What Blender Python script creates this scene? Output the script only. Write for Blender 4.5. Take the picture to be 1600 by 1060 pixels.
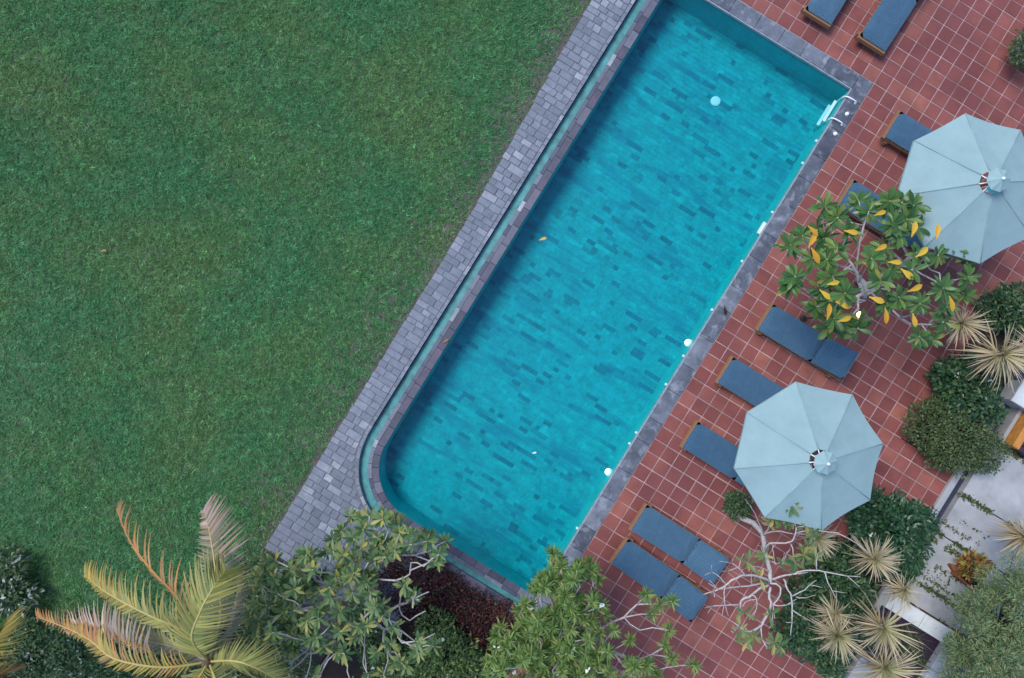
import bpy, math, random
import numpy as np
from mathutils import Vector, Matrix, noise

for o in list(bpy.data.objects):
    bpy.data.objects.remove(o)
scene = bpy.context.scene
COL = scene.collection
rnd = random.Random(11)
rng = np.random.default_rng(11)
PI = math.pi

# ------------------------------------------------------------------ camera, sky, sun, exposure
CAM_H = 14.2                      # drone height above the terrace
YAW = math.radians(31.7)          # the pool's long side is the world Y axis; the drone is turned against it
cam_data = bpy.data.cameras.new('camera')
cam_data.sensor_width = 36
cam_data.lens = 18 / (800 / 75 / CAM_H)
cam_data.clip_end = 1000
cam = bpy.data.objects.new('camera', cam_data)
cam.location = (0, 0, CAM_H)
cam.rotation_euler = (0, 0, YAW)
COL.objects.link(cam)
scene.camera = cam

SUN_EL = math.radians(59)
SUN_AZ = math.radians(172)        # direction to the sun, from +X towards +Y
world = bpy.data.worlds.new('World')
scene.world = world
world.use_nodes = True
wn = world.node_tree.nodes
sky = wn.new('ShaderNodeTexSky')
sky.sky_type = 'NISHITA'
sky.sun_disc = False
sky.sun_elevation = SUN_EL
sky.sun_rotation = math.radians(90) - SUN_AZ
sky.air_density = 1.0
sky.dust_density = 0.6
sky.ozone_density = 2.0
world.node_tree.links.new(sky.outputs[0], wn['Background'].inputs[0])
wn['Background'].inputs[1].default_value = 0.115
sl = bpy.data.lights.new('sun', 'SUN')
sl.energy = 1.5
sl.angle = math.radians(26)
sl.color = (1.0, 0.96, 0.90)
sun = bpy.data.objects.new('sun', sl)
d = Vector((math.cos(SUN_EL) * math.cos(SUN_AZ), math.cos(SUN_EL) * math.sin(SUN_AZ), math.sin(SUN_EL)))
sun.rotation_euler = d.to_track_quat('Z', 'Y').to_euler()
sun.location = d * 30
COL.objects.link(sun)
scene.view_settings.view_transform = 'Standard'
scene.view_settings.look = 'None'
scene.view_settings.exposure = 1.12
scene.view_settings.gamma = 1.0
scene.view_settings.use_curve_mapping = False
scene.render.engine = 'CYCLES'
scene.cycles.max_bounces = 6
scene.cycles.transparent_max_bounces = 16

# ------------------------------------------------------------------ survey: a mark on the drone map at height z -> metres
CA, SA = math.cos(YAW), math.sin(YAW)
def at(x, y, z=0.0):
    k = (CAM_H - z) / CAM_H / 75.0
    dx, dy = (x - 800) * k, (530 - y) * k
    return Vector((CA * dx - SA * dy, SA * dx + CA * dy, z))

# ------------------------------------------------------------------ materials
MATS = {}
def _nodes(name):
    m = bpy.data.materials.new(name)
    m.use_nodes = True
    nt = m.node_tree
    b = nt.nodes['Principled BSDF']
    return m, nt, b
def _math(nt, op, a, b=None, clamp=False):
    n = nt.nodes.new('ShaderNodeMath'); n.operation = op; n.use_clamp = clamp
    for i, v in enumerate((a, b)):
        if v is None: continue
        if hasattr(v, 'is_linked'): nt.links.new(v, n.inputs[i])
        else: n.inputs[i].default_value = v
    return n.outputs[0]
def _noise(nt, vec, scale, detail=4, rough=0.6, dist=0.0):
    n = nt.nodes.new('ShaderNodeTexNoise')
    n.inputs['Scale'].default_value = scale; n.inputs['Detail'].default_value = detail
    n.inputs['Roughness'].default_value = rough; n.inputs['Distortion'].default_value = dist
    if vec is not None: nt.links.new(vec, n.inputs['Vector'])
    return n.outputs[0]
def _ramp(nt, fac, stops):
    r = nt.nodes.new('ShaderNodeValToRGB')
    while len(r.color_ramp.elements) < len(stops): r.color_ramp.elements.new(0.5)
    for e, (p, c) in zip(r.color_ramp.elements, stops):
        e.position = p; e.color = (*c, 1)
    nt.links.new(fac, r.inputs[0])
    return r.outputs[0]
def _mix(nt, mode, fac, a, b):
    n = nt.nodes.new('ShaderNodeMix'); n.data_type = 'RGBA'; n.blend_type = mode
    for sock, v in ((n.inputs[0], fac), (n.inputs[6], a), (n.inputs[7], b)):
        if hasattr(v, 'is_linked'): nt.links.new(v, sock)
        elif isinstance(v, tuple): sock.default_value = (*v, 1)
        else: sock.default_value = v
    return n.outputs[2]
def _pos(nt):
    return nt.nodes.new('ShaderNodeNewGeometry').outputs['Position']
def _rand(nt):
    g = nt.nodes.new('ShaderNodeNewGeometry').outputs['Random Per Island']
    o = nt.nodes.new('ShaderNodeObjectInfo').outputs['Random']
    return _math(nt, 'FRACT', _math(nt, 'ADD', g, o))
def _bump(nt, b, h, strength, dist=0.01):
    n = nt.nodes.new('ShaderNodeBump'); n.inputs['Strength'].default_value = strength
    n.inputs['Distance'].default_value = dist
    nt.links.new(h, n.inputs['Height']); nt.links.new(n.outputs[0], b.inputs['Normal'])

def pieces(name, stops, nscale=6, namt=0.5, rough=0.75, bump=0.3, fine=60, stain=None, spec=0.3, stretch=None):
    """one look for laid pieces: a colour for each piece, mottling and fine relief"""
    m, nt, b = _nodes(name)
    p = _pos(nt)
    base = _ramp(nt, _rand(nt), stops)
    n1 = _noise(nt, p, nscale, 6, 0.65)
    n2 = _noise(nt, p, fine, 4, 0.7)
    v = _ramp(nt, n1, [(0.25, (1 - namt,) * 3), (0.75, (1 + 0 * namt,) * 3)])
    c = _mix(nt, 'MULTIPLY', 1.0, base, v)
    v2 = _ramp(nt, n2, [(0.3, (0.72,) * 3), (0.7, (1.0,) * 3)])
    c = _mix(nt, 'MULTIPLY', 0.8, c, v2)
    if stain:
        sc, lo, hi, colr, amt = stain
        vec = p
        if stretch:
            mp = nt.nodes.new('ShaderNodeMapping'); mp.inputs['Scale'].default_value = stretch
            nt.links.new(p, mp.inputs[0]); vec = mp.outputs[0]
        ns = _noise(nt, vec, sc, 5, 0.6, 0.4)
        f = _math(nt, 'MULTIPLY', _ramp(nt, ns, [(lo, (0, 0, 0)), (hi, (1, 1, 1))]), amt)
        c = _mix(nt, 'MIX', f, c, colr)
    nt.links.new(c, b.inputs['Base Color'])
    rr = _ramp(nt, n1, [(0.3, (rough - 0.12,) * 3), (0.7, (min(1, rough + 0.1),) * 3)])
    nt.links.new(rr, b.inputs['Roughness'])
    b.inputs['Specular IOR Level'].default_value = spec
    if bump: _bump(nt, b, n2, bump, 0.006)
    MATS[name] = m
    return m

def plain(name, col, rough=0.6, nscale=12, namt=0.25, bump=0.1, metal=0.0, spec=0.4, trans=0.0, stretch=None):
    m, nt, b = _nodes(name)
    p = nt.nodes.new('ShaderNodeTexCoord').outputs['Object']
    if stretch:
        mp = nt.nodes.new('ShaderNodeMapping'); mp.inputs['Scale'].default_value = stretch
        nt.links.new(p, mp.inputs[0]); p = mp.outputs[0]
    n = _noise(nt, p, nscale, 5, 0.65)
    c = _mix(nt, 'MULTIPLY', 1.0, col, _ramp(nt, n, [(0.3, (1 - namt,) * 3), (0.7, (1, 1, 1))]))
    nt.links.new(c, b.inputs['Base Color'])
    b.inputs['Roughness'].default_value = rough
    b.inputs['Metallic'].default_value = metal
    b.inputs['Specular IOR Level'].default_value = spec
    if bump: _bump(nt, b, n, bump, 0.01)
    if trans:
        t = nt.nodes.new('ShaderNodeBsdfTranslucent'); nt.links.new(c, t.inputs[0])
        mx = nt.nodes.new('ShaderNodeMixShader'); mx.inputs[0].default_value = trans
        out = nt.nodes['Material Output']
        nt.links.new(b.outputs[0], mx.inputs[1]); nt.links.new(t.outputs[0], mx.inputs[2])
        nt.links.new(mx.outputs[0], out.inputs[0])
    MATS[name] = m
    return m

def leafmat(name, stops, rough=0.5, trans=0.25, use_attr=False, patch=None, spec=0.35):
    m, nt, b = _nodes(name)
    if use_attr:
        a = nt.nodes.new('ShaderNodeAttribute'); a.attribute_name = 'Col'
        c = a.outputs[0]
        c = _mix(nt, 'MULTIPLY', 1.0, c, _ramp(nt, _rand(nt), [(0, (0.7,) * 3), (1, (1.15, 1.1, 1.0))]))
    else:
        c = _ramp(nt, _rand(nt), stops)
    if patch:
        sc, colr, amt = patch
        n = _noise(nt, _pos(nt), sc, 4, 0.6)
        c = _mix(nt, 'MULTIPLY', amt, c, _ramp(nt, n, [(0.35, colr), (0.65, (1, 1, 1))]))
    nt.links.new(c, b.inputs['Base Color'])
    b.inputs['Roughness'].default_value = rough
    b.inputs['Specular IOR Level'].default_value = spec
    t = nt.nodes.new('ShaderNodeBsdfTranslucent'); nt.links.new(c, t.inputs[0])
    mx = nt.nodes.new('ShaderNodeMixShader'); mx.inputs[0].default_value = trans
    out = nt.nodes['Material Output']
    nt.links.new(b.outputs[0], mx.inputs[1]); nt.links.new(t.outputs[0], mx.inputs[2])
    nt.links.new(mx.outputs[0], out.inputs[0])
    MATS[name] = m
    return m

# terrace, stone, pool
pieces('terracotta', [(0, (0.235, 0.068, 0.060)), (0.35, (0.28, 0.084, 0.073)), (0.7, (0.32, 0.100, 0.085)), (1, (0.40, 0.140, 0.105))],
       nscale=2.2, namt=0.42, rough=0.62, bump=0.25, stain=(0.32, 0.46, 0.70, (0.125, 0.038, 0.040), 0.65))
plain('grout', (0.52, 0.37, 0.37), 0.9, 2.5, 0.6, 0.2)
pieces('walk_stone', [(0, (0.19, 0.215, 0.26)), (0.3, (0.225, 0.25, 0.305)), (0.8, (0.26, 0.285, 0.345)), (0.94, (0.32, 0.34, 0.40)), (1, (0.44, 0.46, 0.50))],
       nscale=7, namt=0.42, rough=0.85, bump=0.5, stain=(1.1, 0.5, 0.75, (0.14, 0.15, 0.20), 0.55))
plain('walk_joint', (0.17, 0.185, 0.215), 0.95, 14, 0.5, 0.4)
pieces('weir_stone', [(0, (0.075, 0.08, 0.115)), (0.5, (0.105, 0.108, 0.15)), (0.8, (0.135, 0.14, 0.185)), (1, (0.19, 0.20, 0.25))],
       nscale=7, namt=0.4, rough=0.5, bump=0.4, stain=(2.2, 0.5, 0.7, (0.15, 0.09, 0.14), 0.5))
pieces('lip_stone', [(0, (0.09, 0.10, 0.15)), (0.6, (0.15, 0.165, 0.22)), (0.88, (0.22, 0.24, 0.30)), (1, (0.45, 0.47, 0.52))], nscale=9, namt=0.4, rough=0.6)
pieces('coping_stone', [(0, (0.10, 0.115, 0.155)), (0.5, (0.145, 0.165, 0.215)), (1, (0.22, 0.245, 0.305))],
       nscale=3.5, namt=0.62, rough=0.6, bump=0.4, stain=(4.5, 0.52, 0.7, (0.36, 0.39, 0.45), 0.5))
plain('edge_trim', (0.30, 0.36, 0.40), 0.5, 8, 0.4)
pieces('pool_tile', [(0, (0.005, 0.22, 0.31)), (0.08, (0.006, 0.29, 0.37)), (0.16, (0.004, 0.42, 0.48)), (0.88, (0.004, 0.45, 0.51)), (1, (0.008, 0.52, 0.56))],
       nscale=5.5, namt=0.42, rough=0.6, bump=0.15, fine=16, stain=(1.9, 0.50, 0.66, (0.005, 0.18, 0.27), 0.75), stretch=(0.45, 1.9, 1))
pieces('pool_wall', [(0, (0.02, 0.66, 0.68)), (1, (0.02, 0.74, 0.76))], nscale=3, namt=0.35, rough=0.6, bump=0.2, fine=25)
plain('pool_grout', (0.015, 0.50, 0.57), 0.8, 4, 0.2, 0)
plain('gutter_tile', (0.085, 0.33, 0.34), 0.5, 6, 0.55, 0.3)
plain('concrete', (0.39, 0.40, 0.42), 0.85, 1.6, 0.38, 0.3)
plain('white_paint', (0.62, 0.64, 0.64), 0.7, 3, 0.25, 0.1)
plain('navy_stone', (0.035, 0.045, 0.085), 0.6, 8, 0.4, 0.3)
plain('purple_stone', (0.045, 0.022, 0.045), 0.6, 8, 0.4, 0.3)
plain('teak', (0.30, 0.15, 0.075), 0.6, 9, 0.45, 0.15, stretch=(1, 6, 6))
plain('teak_orange', (0.55, 0.24, 0.05), 0.6, 9, 0.35, 0.15)
plain('white_plastic', (0.75, 0.80, 0.82), 0.35, 5, 0.08, 0)
plain('steel', (0.75, 0.77, 0.8), 0.25, 5, 0.05, 0, metal=0.3)
plain('umbrella_cloth', (0.30, 0.435, 0.455), 0.85, 2.5, 0.14, 0.12, trans=0.18, spec=0.1)
plain('umbrella_vent', (0.16, 0.48, 0.47), 0.8, 6, 0.15, 0.05, spec=0.1)
plain('bark_pale', (0.50, 0.46, 0.45), 0.85, 18, 0.45, 0.5)
plain('bark_brown', (0.13, 0.10, 0.075), 0.9, 16, 0.5, 0.5)
plain('rust_clay', (0.28, 0.095, 0.035), 0.75, 10, 0.45, 0.3)
plain('lamp_metal', (0.05, 0.05, 0.05), 0.4, 8, 0.2, 0, metal=0.6)
pieces('soil', [(0, (0.035, 0.026, 0.022)), (1, (0.05, 0.035, 0.028))], 14, 0.6, 0.95, 0.9, 40)

def cushion_mat():
    m, nt, b = _nodes('cushion_cloth')
    tc = nt.nodes.new('ShaderNodeTexCoord').outputs['Object']
    n = _noise(nt, tc, 3.0, 5, 0.7, 1.6)
    w = nt.nodes.new('ShaderNodeTexWave'); w.inputs['Scale'].default_value = 9
    w.inputs['Distortion'].default_value = 6; w.inputs['Detail'].default_value = 3; w.inputs['Detail Scale'].default_value = 1.2
    nt.links.new(tc, w.inputs[0])
    c = _ramp(nt, n, [(0.3, (0.045, 0.105, 0.170)), (0.7, (0.062, 0.132, 0.205))])
    c = _mix(nt, 'MULTIPLY', 0.85, c, _ramp(nt, w.outputs[1], [(0.1, (0.55, 0.60, 0.66)), (0.5, (1, 1, 1))]))  # wavy darker lines paint the shade of creases into the cloth colour
    c = _mix(nt, 'MULTIPLY', 1.0, c, _ramp(nt, nt.nodes.new('ShaderNodeObjectInfo').outputs['Random'], [(0, (0.84, 0.88, 0.92)), (1, (1.12, 1.08, 1.03))]))
    nt.links.new(c, b.inputs['Base Color'])
    b.inputs['Roughness'].default_value = 0.9; b.inputs['Specular IOR Level'].default_value = 0.15
    b.inputs['Sheen Weight'].default_value = 0.25
    _bump(nt, b, n, 0.8, 0.04)
    MATS['cushion_cloth'] = m
cushion_mat()
def glow(name, col, strength):
    m, nt, b = _nodes(name)
    b.inputs['Emission Color'].default_value = (*col, 1); b.inputs['Emission Strength'].default_value = strength
    b.inputs['Base Color'].default_value = (0.8, 0.8, 0.8, 1)
    MATS[name] = m
glow('pool_lamp_glow', (1.0, 0.96, 0.88), 1.3)
glow('garden_lamp_glow', (1.0, 0.66, 0.28), 4)
def ground_mat():
    m, nt, b = _nodes('lawn_ground')
    p = _pos(nt)
    n = _noise(nt, p, 1.6, 6, 0.65); f = _noise(nt, p, 30, 5, 0.7)
    c = _ramp(nt, n, [(0.30, (0.040, 0.130, 0.052)), (0.55, (0.058, 0.130, 0.056)), (0.80, (0.090, 0.110, 0.062))])
    sx = nt.nodes.new('ShaderNodeSeparateXYZ'); nt.links.new(p, sx.inputs[0])
    worn = _math(nt, 'MULTIPLY', _math(nt, 'ADD', _math(nt, 'ADD', sx.outputs[0], 2.95), _math(nt, 'MULTIPLY', n, 0.5)), 2.2, True)
    c = _mix(nt, 'MIX', worn, c, (0.115, 0.105, 0.095))     # trodden earth along the stone walk
    c = _mix(nt, 'MULTIPLY', 1.0, c, _ramp(nt, f, [(0.3, (0.55,) * 3), (0.7, (1.1,) * 3)]))
    nt.links.new(c, b.inputs['Base Color']); b.inputs['Roughness'].default_value = 0.95
    _bump(nt, b, f, 0.8, 0.03)
    MATS['lawn_ground'] = m
ground_mat()
def water_mat():
    m, nt, b = _nodes('pool_water')
    nt.nodes.remove(b)
    p = _pos(nt)
    n1 = _noise(nt, p, 2.2, 3, 0.5); n2 = _noise(nt, p, 9, 3, 0.5)
    h = _math(nt, 'ADD', n1, _math(nt, 'MULTIPLY', n2, 0.25))
    bp = nt.nodes.new('ShaderNodeBump'); bp.inputs['Strength'].default_value = 0.35; bp.inputs['Distance'].default_value = 0.05
    nt.links.new(h, bp.inputs['Height'])
    tr = nt.nodes.new('ShaderNodeBsdfTransparent'); tr.inputs[0].default_value = (0.97, 1, 1, 1)
    gl = nt.nodes.new('ShaderNodeBsdfGlossy'); gl.inputs['Roughness'].default_value = 0.04
    nt.links.new(bp.outputs[0], gl.inputs['Normal'])
    fr = nt.nodes.new('ShaderNodeFresnel'); fr.inputs[0].default_value = 1.33
    nt.links.new(bp.outputs[0], fr.inputs['Normal'])
    mx = nt.nodes.new('ShaderNodeMixShader')
    nt.links.new(fr.outputs[0], mx.inputs[0]); nt.links.new(tr.outputs[0], mx.inputs[1]); nt.links.new(gl.outputs[0], mx.inputs[2])
    out = nt.nodes['Material Output']
    nt.links.new(mx.outputs[0], out.inputs[0])
    va = nt.nodes.new('ShaderNodeVolumeAbsorption')
    va.inputs['Color'].default_value = (0.01, 0.88, 0.955, 1); va.inputs['Density'].default_value = 0.75
    nt.links.new(va.outputs[0], out.inputs['Volume'])
    MATS['pool_water'] = m
water_mat()
# foliage
leafmat('frangipani_leaf', [(0, (0.034, 0.095, 0.030)), (0.4, (0.060, 0.145, 0.038)), (0.75, (0.090, 0.185, 0.045)), (0.93, (0.15, 0.22, 0.055)), (1, (0.27, 0.25, 0.055))], 0.38, 0.25)
leafmat('yellow_leaf', [(0, (0.55, 0.27, 0.02)), (1, (0.68, 0.45, 0.05))], 0.5, 0.2)
leafmat('frangipani_leaf_dull', [(0, (0.055, 0.125, 0.045)), (0.4, (0.095, 0.175, 0.060)), (0.7, (0.15, 0.215, 0.070)), (0.9, (0.25, 0.26, 0.08)), (1, (0.40, 0.34, 0.08))], 0.5, 0.25)
leafmat('fine_leaf', [(0, (0.060, 0.135, 0.030)), (0.5, (0.12, 0.205, 0.048)), (0.85, (0.19, 0.27, 0.07)), (1, (0.29, 0.30, 0.09))], 0.5, 0.25)
leafmat('dark_leaf', [(0, (0.012, 0.042, 0.020)), (0.5, (0.022, 0.070, 0.032)), (0.9, (0.045, 0.105, 0.045)), (1, (0.08, 0.15, 0.06))], 0.35, 0.15)
leafmat('olive_leaf', [(0, (0.035, 0.060, 0.022)), (0.5, (0.070, 0.105, 0.035)), (0.9, (0.11, 0.14, 0.05)), (1, (0.17, 0.16, 0.06))], 0.5, 0.2)
leafmat('hedge_leaf', [(0, (0.025, 0.060, 0.022)), (0.5, (0.050, 0.10, 0.035)), (1, (0.10, 0.15, 0.055))], 0.5, 0.2)
leafmat('feather_leaf', [(0, (0.085, 0.155, 0.065)), (0.5, (0.155, 0.225, 0.095)), (0.9, (0.24, 0.29, 0.13)), (1, (0.35, 0.32, 0.17))], 0.6, 0.25)
leafmat('pale_leaf', [(0, (0.22, 0.28, 0.24)), (1, (0.45, 0.50, 0.47))], 0.5, 0.2)
leafmat('red_leaf', [(0, (0.018, 0.007, 0.009)), (0.5, (0.045, 0.013, 0.015)), (0.85, (0.10, 0.025, 0.022)), (1, (0.20, 0.05, 0.04))], 0.5, 0.15)
leafmat('rust_leaf', [(0, (0.16, 0.055, 0.02)), (0.5, (0.26, 0.12, 0.03)), (1, (0.35, 0.30, 0.06))], 0.5, 0.2)
leafmat('col_leaf', None, 0.55, 0.25, use_attr=True)
leafmat('petal', [(0, (0.75, 0.76, 0.72)), (1, (0.85, 0.85, 0.80))], 0.5, 0.25)
leafmat('grass_blade', None, 0.6, 0.2, use_attr=True, spec=0.15)

# ------------------------------------------------------------------ helpers
WL = {}                                            # where each parent stands
def tag(o, label=None, cat=None, group=None, kind=None):
    if label: o['label'] = label
    if cat: o['category'] = cat
    if group: o['group'] = group
    if kind: o['kind'] = kind
    return o
def thing(name, loc, label, cat, group=None, kind=None):
    o = bpy.data.objects.new(name, None)
    o.empty_display_size = 0.2
    o.location = loc; COL.objects.link(o); WL[o.name] = Vector(loc)
    return tag(o, label, cat, group, kind)
def link(o, parent=None, mat=None):
    COL.objects.link(o)
    if parent is not None:
        o.parent = parent
        o.matrix_parent_inverse = Matrix.Translation(-WL.get(parent.name, Vector((0, 0, 0))))
    WL[o.name] = Vector((0, 0, 0))
    if mat and not o.data.materials: o.data.materials.append(MATS[mat])
    return o
def np_mesh(name, V, F, mat, parent=None, C=None, smooth=False):
    """V (n,3), F (m,k) with one face size"""
    me = bpy.data.meshes.new(name)
    V = np.asarray(V, dtype=np.float32); F = np.asarray(F, dtype=np.int32)
    me.vertices.add(len(V)); me.vertices.foreach_set('co', V.ravel())
    k = F.shape[1]
    me.loops.add(F.size); me.loops.foreach_set('vertex_index', F.ravel())
    me.polygons.add(len(F)); me.polygons.foreach_set('loop_start', np.arange(len(F), dtype=np.int32) * k)
    if C is not None:
        a = me.color_attributes.new('Col', 'FLOAT_COLOR', 'POINT')
        a.data.foreach_set('color', np.hstack([C, np.ones((len(C), 1))]).astype(np.float32).ravel())
    if smooth: me.polygons.foreach_set('use_smooth', np.ones(len(F), dtype=bool))
    me.update(calc_edges=True); me.validate()
    return link(bpy.data.objects.new(name, me), parent, mat)
class MB:
    def __init__(self): self.v = []; self.f = []
    def add(self, vs, fs):
        b = len(self.v)
        self.v += [tuple(p) for p in vs]; self.f += [tuple(i + b for i in q) for q in fs]
    def box(self, x0, x1, y0, y1, z0, z1, bev=0.0):
        self.prism([(x0, y0), (x1, y0), (x1, y1), (x0, y1)], z0, z1, bev)
    def prism(self, poly, z0, z1, bev=0.0):
        n = len(poly)
        cx = sum(p[0] for p in poly) / n; cy = sum(p[1] for p in poly) / n
        vs = [(x, y, z0) for x, y in poly]
        fs = [tuple(reversed(range(n)))]
        if bev:
            vs += [(x, y, z1 - bev) for x, y in poly]
            for x, y in poly:
                l = max(1e-4, math.hypot(x - cx, y - cy)); k = max(0.2, 1 - bev * 1.4 / l)
                vs.append((cx + (x - cx) * k, cy + (y - cy) * k, z1))
            for L in (0, n):
                fs += [(L + i, L + (i + 1) % n, L + n + (i + 1) % n, L + n + i) for i in range(n)]
            fs.append(tuple(range(2 * n, 3 * n)))
        else:
            vs += [(x, y, z1) for x, y in poly]
            fs += [(i, (i + 1) % n, n + (i + 1) % n, n + i) for i in range(n)]
            fs.append(tuple(range(n, 2 * n)))
        self.add(vs, fs)
    def tube(self, pts, rad, n=7, cap=True):
        pts = [Vector(p) for p in pts]
        if not isinstance(rad, (list, tuple)): rad = [rad] * len(pts)
        ref = None; vs = []; fs = []
        for i, p in enumerate(pts):
            t = (pts[min(i + 1, len(pts) - 1)] - pts[max(i - 1, 0)])
            t = t.normalized() if t.length > 1e-6 else Vector((0, 0, 1))
            if ref is None: ref = t.orthogonal().normalized()
            ref = (ref - t * ref.dot(t)); ref = ref.normalized() if ref.length > 1e-5 else t.orthogonal().normalized()
            w = t.cross(ref)
            for k in range(n):
                a = 2 * PI * k / n
                vs.append(p + (ref * math.cos(a) + w * math.sin(a)) * rad[i])
        for i in range(len(pts) - 1):
            for k in range(n):
                fs.append((i * n + k, i * n + (k + 1) % n, (i + 1) * n + (k + 1) % n, (i + 1) * n + k))
        if cap:
            fs.append(tuple(reversed(range(n)))); fs.append(tuple(range((len(pts) - 1) * n, len(pts) * n)))
        self.add(vs, fs)
    def lathe(self, c, prof, n=16, axis='z'):
        vs = []; fs = []
        for r, h in prof:
            for k in range(n):
                a = 2 * PI * k / n
                q = (r * math.cos(a), r * math.sin(a), h)
                if axis == 'x': q = (h, q[0], q[1])
                vs.append((c[0] + q[0], c[1] + q[1], c[2] + q[2]))
        for i in range(len(prof) - 1):
            for k in range(n):
                fs.append((i * n + k, i * n + (k + 1) % n, (i + 1) * n + (k + 1) % n, (i + 1) * n + k))
        fs.append(tuple(reversed(range(n)))); fs.append(tuple(range((len(prof) - 1) * n, len(prof) * n)))
        self.add(vs, fs)
    def mesh(self, name, smooth=False):
        me = bpy.data.meshes.new(name); me.from_pydata(self.v, [], self.f)
        if smooth:
            me.polygons.foreach_set('use_smooth', np.ones(len(me.polygons), dtype=bool))
        me.update(); return me
    def build(self, name, mat, parent=None, smooth=False):
        return link(bpy.data.objects.new(name, self.mesh(name, smooth)), parent, mat)
def dup(root, loc, rz, label, group=None):
    r = root.copy(); COL.objects.link(r); r.location = loc; r.rotation_euler = (0, 0, rz)
    r['label'] = label
    if group: r['group'] = group
    for ch in list(root.children):
        c = ch.copy(); COL.objects.link(c); c.parent = r
        for g in list(ch.children):
            e = g.copy(); COL.objects.link(e); e.parent = c
    return r
def join_pieces(name, polys, mat, parent, z0, z1, bev):
    m = MB()
    for p, dz in polys: m.prism(p, z0, z1 + dz, bev)
    o = m.build(name, mat, parent); o['kind'] = 'stuff'
    return o
def lay(name, rest_name, polys, mat, parent, z0, z1, bev, limit=300):
    """the pieces nearest the drone each an object, what is past the limit one part"""
    polys = sorted(polys, key=lambda q: math.hypot(sum(p[0] for p in q[0]) / len(q[0]), sum(p[1] for p in q[0]) / len(q[0])))
    for p, dz in polys[:limit]:
        m = MB(); m.prism(p, z0, z1 + dz, bev); m.build(name, mat, parent)
    if polys[limit:]: join_pieces(rest_name, polys[limit:], mat, parent, z0, z1, bev)

# ------------------------------------------------------------------ ground and lawn
PX0, PX1, PY0, PY1 = -1.09, 3.27, -4.32, 8.15       # the water's edge
CX, CY, CR = 0.03, -3.20, 1.12                      # rounded corner of the pool
GZ = -0.14
o = MB()
R = 150
X0, X1, Y0, Y1 = -1.9, 3.4, -4.7, 8.4
o.add([(-R, -R, GZ), (R, -R, GZ), (R, Y0, GZ), (-R, Y0, GZ), (-R, Y1, GZ), (R, Y1, GZ), (R, R, GZ), (-R, R, GZ), (X0, Y0, GZ), (X0, Y1, GZ), (X1, Y0, GZ), (X1, Y1, GZ)],
      [(0, 1, 2, 10, 8, 3), (3, 8, 9, 4), (10, 2, 5, 11), (4, 9, 11, 5, 6, 7)])
tag(o.build('ground', 'lawn_ground'), 'dark soil and turf ground under the whole garden', 'ground', kind='structure')

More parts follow.
